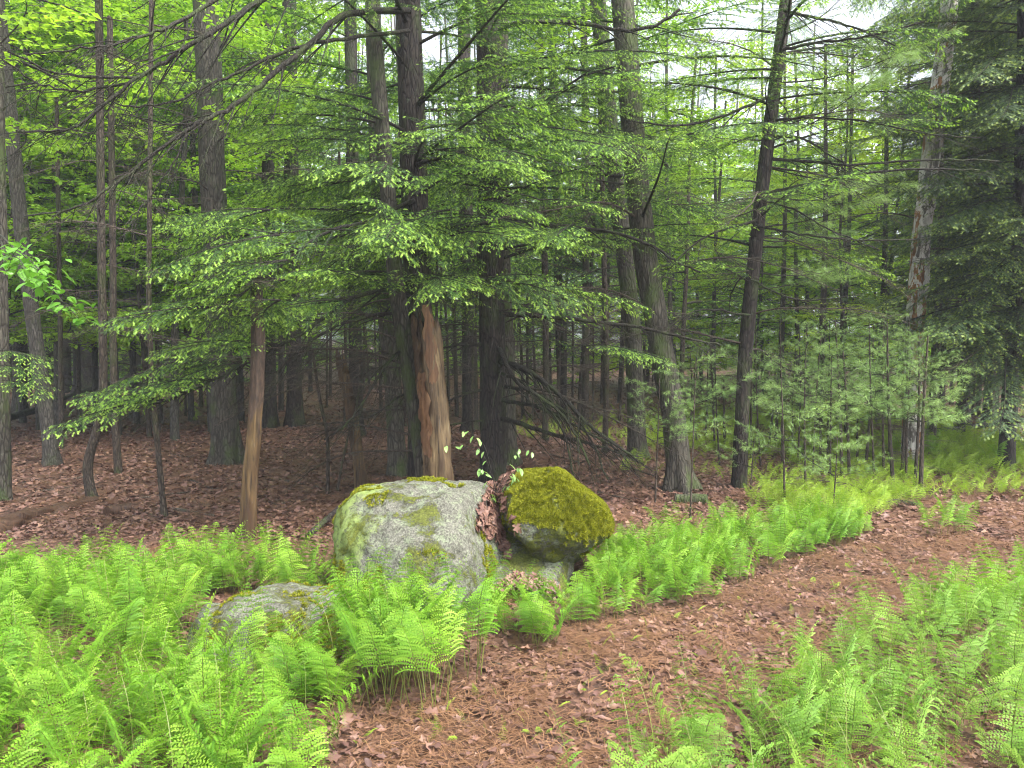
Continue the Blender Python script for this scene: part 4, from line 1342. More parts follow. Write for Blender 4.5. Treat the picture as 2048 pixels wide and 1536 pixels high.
whorl(t7, tr7, HEM_L, 4.0, 6.2, 14, seed=26, el=(-.1, .3))
whorl(t7, tr7, BARE, 1.4, 5, 14, seed=27)
whorl(t7, tr7, PINE_B, 2.0, 5.5, 12, az=EAST - .3, spread=1.2, seed=28)

# --- peeling pale trunk at the right
t8, tr8 = tree_px('dead_tree', 'pale dead trunk with peeling white and orange bark at the right', [(1822, 935), (1830, 660), (1847, 430), (1878, 190), (1900, 0)], 10.2, 42, 34, M['peel'], cat='dead tree', top=8.0, seed=12, seg=30, step=.06, rough=.10, flare=.2)
whorl(t8, tr8, BARE, 2.2, 6.5, 12, seed=29)
for z, a in ((1.9, -2.0), (2.3, -1.1), (3.0, -1.9), (3.4, -1.2), (4.4, -1.6)):
    bark_slab(t8, tr8, z, z + .5, a - .4, a + .4, .02, M['peel'], int(z * 10))

# --- left edge
t9, tr9 = tree_px('maple_tree', 'smooth grey trunk curving to the left, near the left edge of the woods', [(105, 940), (92, 820), (75, 700), (45, 480), (20, 220), (0, 40)], 9.6, 32, 26, M['bark_maple'], top=9, seed=13, flare=.5)
whorl(t9, tr9, LEAFY, 3.2, 8.8, 18, seed=30)
t10, tr10 = tree_px('beech_tree', 'rough trunk cut by the left border with a bright leafy bough hanging from it', [(8, 1002), (4, 700), (-2, 350), (-10, 0)], 7.6, 30, 26, M['bark_grey'], top=7.5, seed=14, flare=.3)
whorl(t10, tr10, LEAFY, 4.2, 7.2, 10, seed=31)
# bright bough with leaves one can pick apart
def near_leaf(seed, mat, L=.09, W=.05):
    n = 6
    u = np.linspace(0, 1, n)
    w = W / 2 * np.sin(np.pi * np.clip(u * .92 + .06, 0, 1)) ** .9
    V = []
    for i in range(n):
        z = -.18 * L * u[i] ** 2
        V += [[u[i] * L, -w[i], z + .3 * w[i]], [u[i] * L, 0, z], [u[i] * L, w[i], z + .3 * w[i]]]
    mb = MB(); mb.add(np.array(V), grid_faces(n, 3, False), 0, np.random.default_rng(seed).uniform(0, 1))
    return mb.mesh('leaf', mat)
NLEAF = [near_leaf(k, M['leaf_near'], .085 + .012 * k, .046 + .006 * k) for k in range(3)]
def leafy_limb(tree, pts, w0, n, spread, mesh, sc=(.7, 1.1), seed=0, mat='bark_maple', name='branch'):
    g = np.random.default_rng(seed)
    base = np.array(tree.location)
    W = np.array([at(*q) for q in pts]) - base
    P = smooth_path(W, 16)
    mb = MB(); mb.tube(P, np.linspace(w0, w0 * .2, 16), 5)
    spots = []
    for k in range(n):
        i = int(g.uniform(3, 15.9))
        side = g.normal(0, 1, 3) * [spread, spread, spread * .55]
        q = P[i] + side + [0, 0, -.02]
        spots.append(q)
        if k % 2 == 0:
            mb.tube(np.array([P[i], (P[i] + q) / 2 + [0, 0, .015], q]), [w0 * .22, w0 * .16, w0 * .08], 3)
    b = link(name, mb.mesh('branch', M[mat]), tree)
    for q in spots:
        link('leaf', mesh[int(g.integers(len(mesh)))], b, q, (g.normal(0, .35), g.uniform(.0, .7), g.uniform(0, 6.28)), g.uniform(*sc))
leafy_limb(t10, [(2, 470, 7.4), (30, 498, 6.6), (70, 530, 6.2), (110, 585, 6.0), (160, 640, 5.9)], .010, 120, .085, NLEAF, seed=3)
leafy_limb(t10, [(2, 480, 7.4), (10, 500, 6.6), (40, 520, 6.0), (60, 560, 5.8)], .008, 60, .09, NLEAF, seed=4)
for q in [(0, 700, 7.4), (0, 730, 7.4), (5, 760, 7.4)]:
    add_branch(t10, HEM_S[0], at(*q) - np.array(t10.location), EAST - .4, -.15, .8)

# --- slender stems of the left woods
for i, (pts, Y, w, lab, seed, bends) in enumerate([
    ([(188, 993), (176, 935), (196, 850), (206, 790), (203, 500), (200, 200)], 7.75, 22, 'thin stem with a crooked kinked foot, left of the open leaf floor', 15, 1),
    ([(237, 953), (228, 780), (226, 500), (222, 200)], 9.0, 17, 'thin straight mossy stem just right of the crooked one', 16, 0),
    ([(330, 1036), (318, 920), (306, 780), (298, 600), (300, 350)], 6.8, 14, 'very slim dark stem nearest the left fern bed', 17, 0),
    ([(123, 906), (122, 760), (118, 500)], 10.9, 12, 'slim pale stem right behind the smooth curving trunk', 18, 0),
    ([(655, 985), (655, 880), (640, 800), (625, 700)], 8.0, 9, 'thin bent shrub stem left of the leaning snag', 19, 0),
    ([(672, 990), (690, 900), (715, 800), (720, 720)], 8.1, 6, 'wiry shrub stem crossing the foot of the leaning snag', 20, 0),
]):
    t, tr = tree_px('young_tree', lab, pts, Y, w, w * .7, M['bark_thin'], top=(5.5 if i < 4 else None), seed=seed, seg=10, flare=.35, rough=.04)
    z1 = tr.P[-1, 2]
    whorl(t, tr, BARE[:4], z1 * .28, z1 * .95, 14 if i < 4 else 6, seed=seed + 30, sc=(.45, .85) if i < 4 else (.25, .45))

# --- dead trunks
d1, trd1 = tree_px('dead_snag', 'weathered golden brown dead trunk rising out of the left fern bed', [(492, 1080), (500, 960), (510, 850), (516, 700), (514, 600), (513, 500)], 6.1, 38, 26, M['snag_wood_tall'], cat='dead tree', seed=22, seg=30, step=.05, rough=.11, flare=.2, jag=.4)
whorl(d1, trd1, BARE, 1.2, 2.3, 6, seed=60, sc=(.4, .7))
d2, trd2 = tree_px('dead_snag', 'leaning orange brown dead stem behind the left shoulder of the grey boulder', [(728, 976), (705, 830), (688, 735), (680, 690)], 8.2, 27, 20, M['snag_wood_dark'], cat='dead tree', seed=23, seg=22, step=.05, rough=.12, flare=.3, jag=.3)
whorl(d2, trd2, BARE, .6, 1.5, 6, seed=61, sc=(.3, .6))

# --- trunks of the second row
for i, (pts, w, bark, lab, kind) in enumerate([
    ([(797, 952), (786, 780), (770, 600), (755, 300), (745, 0)], 42, 'bark_grey', 'dark greenish trunk just left of the leaning mossy hemlock stem', 'h'),
    ([(590, 852), (586, 600), (582, 300), (578, 0)], 36, 'bark_hemlock', 'far trunk with spreading roots behind the golden dead trunk', 'h'),
    ([(540, 854), (537, 600), (535, 300), (533, 0)], 30, 'bark_hemlock', 'far dark trunk seen just right of the golden dead trunk', 'h'),
    ([(714, 872), (710, 650), (705, 300), (700, 0)], 32, 'bark_hemlock', 'far dark trunk rising behind the leaning orange brown snag', 'h'),
    ([(940, 862), (938, 650), (930, 300), (928, 0)], 34, 'bark_hemlock', 'far trunk filling the gap between stripped snag and central trunk', 'h'),
    ([(172, 790), (165, 500), (160, 200), (155, 0)], 44, 'bark_hemlock', 'broad dark trunk far back in the shade of the left woods', 'h'),
    ([(130, 785), (128, 500), (124, 200), (120, 0)], 26, 'bark_hemlock', 'far dark trunk beside the broad one in the left woods', 'h'),
    ([(40, 830), (38, 500), (34, 100)], 30, 'bark_grey', 'far grey trunk between the left border and the curving trunk', 'd'),
    ([(470, 830), (466, 500), (462, 200), (458, 0)], 30, 'bark_hemlock', 'far trunk rising close behind the thick flared grey trunk', 'h'),
    ([(1125, 840), (1118, 600), (1110, 300)], 22, 'bark_hemlock', 'dark slim trunk in the thicket right of the central hemlock', 'h'),
    ([(1170, 852), (1172, 600), (1170, 300)], 18, 'bark_thin', 'slim reddish trunk deeper in the thicket behind the mossy boulder', 'h'),
    ([(1210, 905), (1212, 700), (1205, 400)], 14, 'bark_thin', 'thin stem standing just left of the grey leaning trunk', 'h'),
    ([(1090, 880), (1092, 700), (1085, 300)], 16, 'bark_thin', 'thin stem among the low dead limbs of the central hemlock', 'h'),
]):
    Y = float(ground(*pts[0])[1])
    t, tr = tree_px('hemlock_tree' if kind == 'h' else 'maple_tree', lab, pts, Y, w, w * .8, M[bark], top=CAM_H + .47 * Y + 1.2, seed=70 + i, seg=14, flare=.7 if w > 28 else .3, step=.14)
    zt = tr.P[-1, 2]
    whorl(t, tr, BARE, 1.0, zt * .6, 12, seed=170 + i)
    if kind == 'h':
        whorl(t, tr, FAR, zt * .38, zt * .9, 11, seed=270 + i, sc=(.8, 1.2))
    else:
        whorl(t, tr, LEAFY, zt * .3, zt * .98, 18, seed=270 + i)

# ================================================================== RANDOM STEMS OF THE INNER WOODS
STEMS = []
def wood_stem(px, Y, r, lab, grp, seed, foliage, zf, nf, nb, barkm='bark_thin', h=None, scf=(.8, 1.2)):
    g = np.random.default_rng(seed)
    p = at(px, 690, Y); p[2] = hz(p[0], Y)
    H = h or (CAM_H + .46 * Y + g.uniform(-1.0, 1.2))
    lean = g.normal(0, .03, 2)
    P = np.array([p + [0, 0, -.08]] + [p + [lean[0] * z + g.normal(0, .03), lean[1] * z, z] for z in np.linspace(H * .25, H, 4)])
    t = thing('hemlock_tree' if foliage is FAR else 'young_tree', lab, 'tree', p, grp)
    if grp: STEMS.append((px, t, grp))
    tr = build_trunk(t, P, r, r * .45, M[barkm], 8, .3, .3, .04, seed)
    if nb: whorl(t, tr, BARE, .7, min(H * .8, 4.6), nb, seed=seed + 1, sc=(.5, 1.1))
    if nf: whorl(t, tr, foliage, H * zf, H * .98, nf, seed=seed + 2, sc=scf)
    return t, tr

k = 0
g0 = np.random.default_rng(5)
for lo, hi, n, lab, grp in ((-80, 620, 20, 'thin dark stem with dead twigs in the shaded woods at left, behind the open leaf floor', 'thin stems of the left woods'),
                            (640, 1330, 40, 'thin reddish brown stem with dead twigs in the woods behind the boulders', 'thin stems behind the boulders'),
                            (1330, 1800, 8, 'thin stem far behind the pine saplings', 'thin stems behind the saplings')):
    for i in range(n):
        px = lo + (hi - lo) * (i + g0.uniform(0, 1)) / n
        Y = g0.uniform(12.5, 27)
        wood_stem(px, Y, g0.uniform(.022, .06), lab, grp, 1000 + k, FAR, (.45 if lo < 0 else .30), (5 if lo < 0 else 8), 12, h=CAM_H + (.46 if lo < 0 else .33 + g0.uniform(-.06, .08)) * Y)
        k += 1

# ---- leafy trees of the left woods
for i, (px, Y) in enumerate([(-60, 13), (40, 15.5), (110, 12.5), (190, 14.5), (260, 17), (310, 13.5), (380, 16), (30, 19), (150, 20), (300, 21), (460, 19), (520, 22), (-120, 18), (620, 24), (700, 22), (-20, 11.8), (75, 13.6), (230, 12.6), (345, 12.0), (420, 13.2), (480, 15.5), (-90, 15), (270, 15.5), (560, 18)]):
    wood_stem(px, Y, .07, 'slender tree with fresh bright green leaves in the upper left woods', 'leafy trees of the left woods', 1300 + i, LEAFY, .20, 44, 4, 'bark_maple', h=CAM_H + .46 * Y + .4, scf=(.8, 1.3))
for i, (px, Y, lf, lab) in enumerate([
    (1345, 16, LEAFY, 'leafy green tree right behind the curved mossy trunk'),
    (1430, 18, LEAFB, 'bright leafy tree seen between the curved trunk and the slim leaning one'),
    (1600, 17, LEAFB, 'yellow green leafy tree just right of the slim leaning trunk'),
    (1690, 15, LEAFB, 'glowing yellow green maple left of the pale peeling trunk'),
    (1760, 18.5, LEAFB, 'bright maple partly behind the pale peeling trunk'),
    (1530, 22, LEAFY, 'green leafy tree far behind the slim leaning trunk'),
    (1240, 20, LEAFY, 'leafy tree far behind the grey leaning trunk'),
    (1130, 23, LEAFY, 'leafy tree deep behind the central dark trunk')]):
    wood_stem(px, Y, .06, lab, None, 1400 + i, lf, .26, 24 if lf is LEAFB else 30, 4, 'bark_maple', h=CAM_H + .33 * Y + (1.0 if lf is LEAFB else 3.0), scf=(.75, 1.15))
gq = np.random.default_rng(77)
for i in range(16):
    px = 1240 + 640 * (i + gq.uniform(0, 1)) / 16
    Y = gq.uniform(21, 33)
    wood_stem(px, Y, .07, 'x', 'leafy trees beyond the clearing', 1480 + i, LEAFB if i % 3 else LEAFY, .10, 40, 3, 'bark_maple', h=CAM_H + gq.uniform(.22, .33) * Y, scf=(1.0, 1.7))
# low maple spray
mp, trm = wood_stem(1700, 12.0, .025, 'low maple sapling with a flat bright yellow green spray of leaves above the pines', None, 1450, LEAFB, .55, 9, 2, 'bark_maple', h=2.4, scf=(.4, .65))

# ================================================================== PINE SAPLINGS
sap = [(1684, 957, 9), (1700, 968, 9), (1730, 950, 8), (1768, 954, 7), (1788, 981, 10), (1803, 954, 8), (1812, 962, 7), (1829, 977, 9), (1841, 988, 11), (1570, 1012, 6), (1612, 991, 6),
       (1549, 906, 9), (1502, 916, 6), (1536, 906, 7), (1430, 902, 6), (1450, 899, 8), (1379, 868, 7), (1566, 940, 6), (1640, 930, 7), (1595, 935, 5), (1660, 975, 6), (1410, 880, 6), (1750, 970, 6), (1470, 890, 5), (1522, 935, 5), (1585, 915, 5), (1625, 960, 5), (1655, 930, 6), (1715, 940, 6), (1780, 945, 5), (1395, 895, 5), (1440, 930, 5)]
SAPS = []
for i, (px, py, w) in enumerate(sap):
    g = np.random.default_rng(600 + i)
    Y = float(ground(px, py)[1])
    dense = px > 1600
    topy = g.uniform(620, 720) if dense else g.uniform(640, 760)
    topx = px + g.uniform(-14, 22)
    t, tr = tree_px('pine_sapling', ('slender pine sapling with soft blue green needles in the thicket beside the path' if dense else 'thin pine sapling with few needles around the slim leaning trunk'),
                    [(px, py), (px + (topx - px) * .5 + g.uniform(-4, 4), (py + topy) / 2), (topx, topy)], Y, w, w * .35, M['bark_thin'], cat='sapling', seed=600 + i, seg=8, flare=.1, rough=.03, group='pine saplings in the thicket' if dense else 'thin pine saplings')
    SAPS.append((px, t, dense))
    zt = tr.P[-1, 2]
    nw = int((zt * .55) / .17)
    for q in range(nw):
        z = zt * (.46 + .54 * q / max(nw - 1, 1))
        p, r = tr.at_z(z)
        nb = 3
        a0 = g.uniform(0, 6.28)
        for b in range(nb):
            a = a0 + b * 6.283 / nb + g.uniform(-.3, .3)
            sc = (.98 - .6 * q / max(nw - 1, 1)) * g.uniform(.8, 1.1) * (1.0 if dense else .8)
            add_branch(t, PINE[int(g.integers(4))], p, a, g.uniform(.0, .4), sc, g.normal(0, .2))
    whorl(t, tr, BARE[2:3], zt * .12, zt * .45, 5, seed=650 + i, sc=(.2, .4))
# pine bush by the curved trunk and low seedlings
for px, py, h, lab, n in ((1310, 1010, 1.35, 'young pine with long needle tufts in front of the curved mossy trunk', 20), (1665, 1030, .75, 'low bushy pine seedling beside the path, below the sapling thicket', 16), (1500, 985, .6, 'little pine seedling right of the slim leaning trunk foot', 9), (1380, 1040, 1.5, 'whippy pine seedling in front of the ferns right of the mossy boulder', 8)):
    p = ground(px, py)
    t = thing('pine_seedling', lab, 'seedling', p)
    g = np.random.default_rng(int(px))
    tr = build_trunk(t, np.array([p + [0, 0, -.03], p + [.02, 0, h * .5], p + [0.04, .02, h]]), .009, .004, M['bark_thin'], 6, .08, .1, .03, px)
    for k_ in range(n):
        z = h * g.uniform(.45, 1.0)
        q, r = tr.at_z(z)
        add_branch(t, PINE[int(g.integers(4))], q, g.uniform(0, 6.28), g.uniform(-.1, .5), g.uniform(.6, 1.0) * (1.2 - .6 * z / h))

# ================================================================== DARK CONIFERS AT THE RIGHT
for i, (px, Y, r, z0, nb, lab) in enumerate([
    (2020, 9.8, .10, 1.5, 60, 'dense dark conifer nearest the right border, over the bend of the path'),
    (2110, 11.5, .15, 1.2, 40, 'dense dark conifer mostly beyond the right border'),
    (1930, 13.0, .13, 2.0, 46, 'dark conifer directly behind the pale peeling trunk'),
    (1985, 15.0, .14, 1.8, 44, 'dark conifer at the back of the path bend'),
    (2090, 16.0, .15, 1.2, 36, 'dark conifer deep behind the right border'),
    (1880, 17.0, .13, 3.0, 36, 'far conifer showing to the left of the pale peeling trunk')]):
    p = at(px, 690, Y); p[2] = hz(p[0], Y)
    H = CAM_H + .47 * Y + 1
    t = thing('hemlock_tree', lab, 'tree', p)
    tr = build_trunk(t, np.array([p + [0, 0, -.08], p + [.05, 0, H * .5], p + [0, 0.05, H]]), r, r * .4, M['bark_hemlock'], 14, .2, .5, .05, 80 + i)
    whorl(t, tr, DRK, z0, H * .97, nb, seed=700 + i, el=(-.3, .12), sc=(.75, 1.1))
    whorl(t, tr, DRK, z0, H * .97, int(nb * 1.4), az=SOUTH - .4, spread=1.6, seed=760 + i, el=(-.35, .1), sc=(.6, 1.0))
    whorl(t, tr, BARE, .9, z0 + 1.2, 8, seed=720 + i)
g1 = np.random.default_rng(44)
for i in range(16):
    wood_stem(g1.uniform(1900, 2200), g1.uniform(13.5, 22), g1.uniform(.03, .06), 'thin stem in the dark under the conifers at the right', 'thin stems under the right conifers', 1500 + i, FAR, .35, 8, 10)
# taller pines behind the thicket
for i, (px, Y, lab) in enumerate([(1640, 13.5, 'soft needled pine behind the sapling thicket, right of the slim leaning trunk'), (1760, 14.5, 'soft needled pine just left of the pale peeling trunk'), (1560, 15.5, 'hazy pine behind the slim leaning trunk'), (1868, 11.4, 'soft needled pine around the pale peeling trunk')]):
    p = at(px, 690, Y); p[2] = hz(p[0], Y)
    H = CAM_H + .40 * Y
    t = thing('pine_tree', lab, 'tree', p)
    tr = build_trunk(t, np.array([p + [0, 0, -.08], p + [.05, 0, H * .5], p + [0, 0.05, H]]), .07, .025, M['bark_thin'], 10, .2, .3, .04, 90 + i)
    whorl(t, tr, PINE_B, 1.6, H * .98, 18, seed=740 + i, el=(-.05, .35), sc=(.7, 1.15))

# ================================================================== FAR WOODS (one mass)
def far_woods():
    g = np.random.default_rng(9)
    mb = MB()
    n = 260
    P_, R_, S_, I_ = [], [], [], []
    protos = [proto('foliage', FAR[0][1]), proto('foliage', FAR[1][1]), proto('foliage', LEAFY[0][1]), proto('foliage', LEAFY[1][1]), proto('branch', BARE[4][0]), proto('foliage', LEAFB[0][1])]
    for i in range(n):
        Y = 27 + 50 * g.uniform() ** 1.2
        x = g.uniform(-1, 1) * (.75 * Y + 3)
        z = hz(x, Y)
        if .10 < x / Y < .62 and Y < 36: continue
        H = g.uniform(11, 20)
        r = g.uniform(.035, .12)
        mb.tube(np.array([[x, Y, z - .1], [x + g.normal(0, .2), Y, z + H * .5], [x + g.normal(0, .4), Y, z + H]]), [r, r * .8, r * .4], 6)
        right = x / Y > .15
        leafy = g.uniform() < (.65 if (x / Y < -.28 or right) else .35)
        for k_ in range(20):
            hh = H * g.uniform(.16, 1) if leafy else H * g.uniform(.30, 1)
            ty = (int(g.integers(2, 4)) if not right else int(g.choice([2, 3, 5]))) if leafy else int(g.integers(0, 2))
            a = g.uniform(0, 6.28); ro = g.uniform(0, .6)
            if -.22 < x / Y < .6 and z + hh > CAM_H + .24 * Y and g.uniform() < .8: continue
            P_.append([x + math.cos(a) * ro, Y + math.sin(a) * ro, z + hh]); R_.append([0, g.uniform(-.2, .3), a]); S_.append(g.uniform(1.3, 2.2)); I_.append(ty)
        for k_ in range(7):      # understorey between the trunks
            a = g.uniform(0, 6.28); xx = x + g.uniform(-3, 3); yy = Y + g.uniform(-3, 3)
            P_.append([xx, yy, hz(xx, yy) + g.uniform(.2, 3.2)]); R_.append([0, g.uniform(-.2, .5), a]); S_.append(g.uniform(1.0, 1.8)); I_.append(int(g.choice([0, 1, 2, 3, 4])))
        for k_ in range(12):
            a = g.uniform(0, 6.28)
            P_.append([x, Y, z + g.uniform(.6, 6)]); R_.append([0, g.uniform(-.3, .3), a]); S_.append(g.uniform(.8, 1.6)); I_.append(4)
    t = link('far_woods', mb.mesh('far_woods_trunks', M['bark_thin']))
    tag(t, 'distant trunks closing off the woods all round', 'woods', kind='stuff')
    s = scatter('far_foliage', protos, P_, R_, S_, I_)
    tag(s, 'distant foliage of the woods, green and hazy', 'woods', kind='stuff')
far_woods()

# ================================================================== LOW GREEN COVER
COVER_M = leaf_mat('ground_cover_leaves', (0.24, 0.40, 0.035), (0.40, 0.55, 0.07), 0.4, 0.5, 0.25)
CPROTO = [proto('frond', frond_mesh(0.50, 190 + k, [COVER_M, M['fern_stem']], bend=[.9, 1.1, .7][k], W=.12, npair=12, stipe=.2)) for k in range(3)]
def low_cover():
    g = np.random.default_rng(21)
    out = []
    for poly, n, s0, s1 in (([(1240, 905), (1300, 835), (1500, 815), (1800, 840), (2060, 880), (2060, 930), (1860, 960), (1600, 960), (1480, 930)], 3000, .25, .55),
                            ([(1500, 950), (1860, 950), (1860, 1000), (1700, 1040), (1550, 1040)], 700, .25, .5),
                            ([(1020, 850), (1260, 840), (1260, 880), (1040, 880)], 160, .2, .4),
                            ([(1860, 925), (2070, 910), (2070, 985), (1900, 1000)], 260, .2, .4),
                            ([(340, 800), (480, 800), (470, 850), (380, 845)], 50, .2, .4)):
        bx = np.array(poly)
        c = 0
        for _ in range(n * 6):
            px = g.uniform(bx[:, 0].min(), bx[:, 0].max()); py = g.uniform(bx[:, 1].min(), bx[:, 1].max())
            px += g.normal(0, 22); py += g.normal(0, 7)
            if py > 800 and in_poly(np.array([px]), np.array([py]), poly)[0] or (py > 800 and g.uniform() < .10):
                p = ground(px, py)
                if noise3(np.array([[p[0] * .9, p[1] * .9, 3.3]]), 31)[0] < g.uniform(-.75, .1): continue
                out.append((p[0], p[1], p[2], g.normal(0, .2), g.uniform(.0, .6), g.uniform(0, 6.28), g.uniform(s0, s1) * (1 + p[1] / 25), g.integers(6)))
                c += 1
                if c >= n: break
    # sprinkling along the path and open floor
    for _ in range(380):
        px, py = g.uniform(650, 1900), g.uniform(1000, 1500)
        if in_poly(np.array([px]), np.array([py]), PATH)[0]:
            p = ground(px, py)
            out.append((p[0], p[1], p[2], g.normal(0, .2), g.uniform(.2, .7), g.uniform(0, 6.28), g.uniform(.08, .22), g.integers(6)))
    A = np.array(out)
    tag(scatter('ground_cover', CPROTO, A[:, :3], A[:, 3:6], A[:, 6], A[:, 7].astype(int) % 3), 'low yellow green plants covering the sunny forest floor at right', 'ground cover', kind='stuff')
low_cover()

# ================================================================== SAPLING ON THE BOULDER
def beech_seedling():
    p0 = at(990, 985, 4.95)
    h = rock_hit(p0[0], p0[1])
    p = np.array(h[0]) if h else p0
    t = thing('beech_seedling', 'little seedling with pale green leaves growing from the cleft on top of the boulders', 'seedling', p)
    pl = [near_leaf(30 + k, M['leaf_pale'], .065 + .01 * k, .032 + .004 * k) for k in range(3)]
    g = np.random.default_rng(8)
    for pts in ([(992, 985), (980, 930), (968, 890), (948, 872), (930, 862)], [(992, 985), (985, 955), (960, 900), (915, 893), (888, 892)], [(994, 985), (1008, 950), (1025, 915), (1040, 900), (1068, 905)],
                [(992, 985), (975, 965), (968, 945), (960, 940)], [(996, 985), (1012, 968), (1025, 945), (1040, 938)], [(990, 985), (985, 995), (972, 985)], [(1000, 985), (1020, 970), (1032, 955)]):
        W = np.array([at(a, b, 4.9 + .02 * i) for i, (a, b) in enumerate(pts)]) - p
        P = smooth_path(W, 14)
        mb = MB(); mb.tube(P, np.linspace(.0028, .001, 14), 4)
        st = link('stem', mb.mesh('stem', M['twig']), t)
        for k_ in range(6):
            i = 13 - int(k_ * 1.6)
            a = math.atan2(P[-1][1] - P[0][1], P[-1][0] - P[0][0])
            link('leaf', pl[int(g.integers(3))], st, P[max(i, 5)] + g.normal(0, .008, 3), (g.normal(0, .3), g.uniform(.2, 1.0), g.uniform(-3.1, .5)), g.uniform(.5, .82))
beech_seedling()

# ================================================================== LOGS AND STICKS
def log(name, label, a, b, r0, r1, mat, seed, seg=14, sag=0.0, group=None, lift=None, branch=0, rough=.22):
    A, B = ground(*a), ground(*b)
    la, lb = (r0 * .5, r1 * .5) if lift is None else lift
    A = A + [0, 0, la]; B = B + [0, 0, lb]
    t = thing(name, label, 'log' if r0 > .035 else 'stick', A - [0, 0, la], group)
    m = (A + B) / 2 + [0, 0, sag]
    n = max(int(np.linalg.norm(B - A) / .06), 8)
    P = smooth_path(np.array([A, m, B]), n) - np.array(t.location)
    g = np.random.default_rng(seed)
    P += np.cumsum(g.normal(0, r0 * .06, P.shape), 0)
    ti = unit(np.gradient(P, axis=0)); u = unit(np.array([0, 0, 1.0]) - ti * ti[:, 2:3]); v = np.cross(ti, u)
    an = np.linspace(0, 6.283, seg, endpoint=False)
    r = np.linspace(r0, r1, n)[:, None] * (1 + rough * fbm(np.stack([np.broadcast_to(np.cos(an) * 1.6, (n, seg)), np.broadcast_to(np.sin(an) * 1.6, (n, seg)), np.broadcast_to(np.arange(n)[:, None] * .25, (n, seg))], -1), 3, seed))
    V = P[:, None] + r[:, :, None] * (np.cos(an)[None, :, None] * u[:, None] + np.sin(an)[None, :, None] * v[:, None])
    mb = MB(); mb.add(V, grid_faces(n, seg))
    mb.add(np.concatenate([V[0], P[:1]]), [[seg, (k + 1) % seg, k] for k in range(seg)])
    mb.add(np.concatenate([V[-1], P[-1:]]), [[seg, k, (k + 1) % seg] for k in range(seg)])
    link('log' if r0 > .035 else 'stick', mb.mesh('log', mat), t)
    for k_ in range(branch):
        i = int(g.uniform(2, n - 2))
        add_branch(t, BARE[int(g.integers(5))], P[i], g.uniform(0, 6.28), g.uniform(-.1, .5), g.uniform(.3, .6))
log('fallen_log', 'rotten reddish log crumbling behind the left fern bed', (-60, 1085), (190, 1000), .10, .06, M['rot_wood'], 1, rough=.7, lift=(.01, -.01), seg=24)
log('fallen_log', 'low crumbling log remnant in the leaves right of the rotten one', (215, 1030), (262, 1022), .06, .05, M['rot_wood'], 2)
log('fallen_log', 'thin pale lichen covered trunk lying across the left woods', (-20, 868), (270, 775), .07, .05, M['bark_maple'], 3, lift=(.15, .5))
log('fallen_stick', 'long thin stick lying among leaves left of the slim dark stem', (150, 960), (330, 930), .02, .012, M['dead_twig'], 4)
log('fallen_stick', 'pale stick lying right of the slim dark stem', (345, 1020), (430, 1032), .018, .012, M['dead_twig'], 5)
log('fallen_stick', 'dark thick stick behind the left shoulder of the grey boulder', (620, 1075), (676, 1042), .028, .02, M['bark_hemlock'], 6, lift=(.03, .12))
log('fallen_log', 'dark fallen pole with dead twigs beside the fern tuft', (1690, 985), (1850, 1012), .035, .025, M['bark_hemlock'], 7, branch=6)
log('fallen_log', 'slim fallen trunk lying across the bend of the path', (1800, 885), (2080, 875), .06, .04, M['bark_maple'], 8, lift=(.1, .35), branch=5)
log('fallen_log', 'short dark log at the foot of the curved mossy trunk', (1350, 1005), (1415, 1008), .07, .06, M['bark_grey'], 9)
log('fallen_stick', 'small lichen spotted twig on the path in front of the tall ferns', (985, 1325), (1065, 1350), .006, .004, M['bark_maple'], 10)
log('fallen_stick', 'pale bent twig on the path at the bottom edge', (895, 1480), (960, 1500), .007, .004, M['bark_maple'], 11)
log('fallen_stick', 'brown stick half buried in leaves below the low stone', (590, 1440), (650, 1470), .010, .007, M['dead_twig'], 12)
for i, (a, b) in enumerate([((70, 985), (140, 975)), ((250, 1000), (380, 985)), ((540, 1010), (620, 1000)), ((560, 960), (640, 975)), ((1190, 985), (1260, 1000)), ((1240, 930), (1330, 960)), ((380, 960), (440, 985)), ((300, 900), (380, 915)), ((1080, 905), (1180, 930))]):
    log('fallen_stick', 'thin dead stick lying on the leaf floor under the trees', a, b, .013, .008, M['dead_twig'], 20 + i, group='dead sticks on the leaf floor')
print('objects', len(bpy.data.objects))

# ================================================================== LABELS THAT SINGLE OUT
ORD = ['first', 'second', 'third', 'fourth', 'fifth', 'sixth', 'seventh', 'eighth', 'ninth', 'tenth', 'eleventh', 'twelfth', 'thirteenth', 'fourteenth', 'fifteenth', 'sixteenth', 'seventeenth', 'eighteenth', 'nineteenth', 'twentieth'] + ['%sth' % q for q in range(21, 60)]
MARKS = [(-400, 'the left border'), (75, 'the curving grey trunk'), (200, 'the crooked stem'), (302, 'the slim dark stem'), (440, 'the thick flared trunk'), (512, 'the golden dead trunk'), (695, 'the leaning snag'),
         (832, 'the leafy hemlock'), (985, 'the central trunk'), (1265, 'the grey leaning trunk'), (1335, 'the curved trunk'), (1490, 'the slim leaning trunk'), (1838, 'the peeling trunk'), (2000, 'the border conifer'), (4000, 'the right border')]
WHAT = {'thin stems of the left woods': 'thin far stems', 'thin stems behind the boulders': 'thin far stems', 'thin stems behind the saplings': 'thin far stems', 'thin stems under the right conifers': 'thin shaded stems', 'leafy trees of the left woods': 'bright leafy trees', 'leafy trees beyond the clearing': 'sunlit leafy trees'}
bins = {}
for px, t, g_ in STEMS:
    i = max(j for j in range(len(MARKS) - 1) if MARKS[j][0] <= px)
    bins.setdefault((i, WHAT[g_]), []).append((px, t))
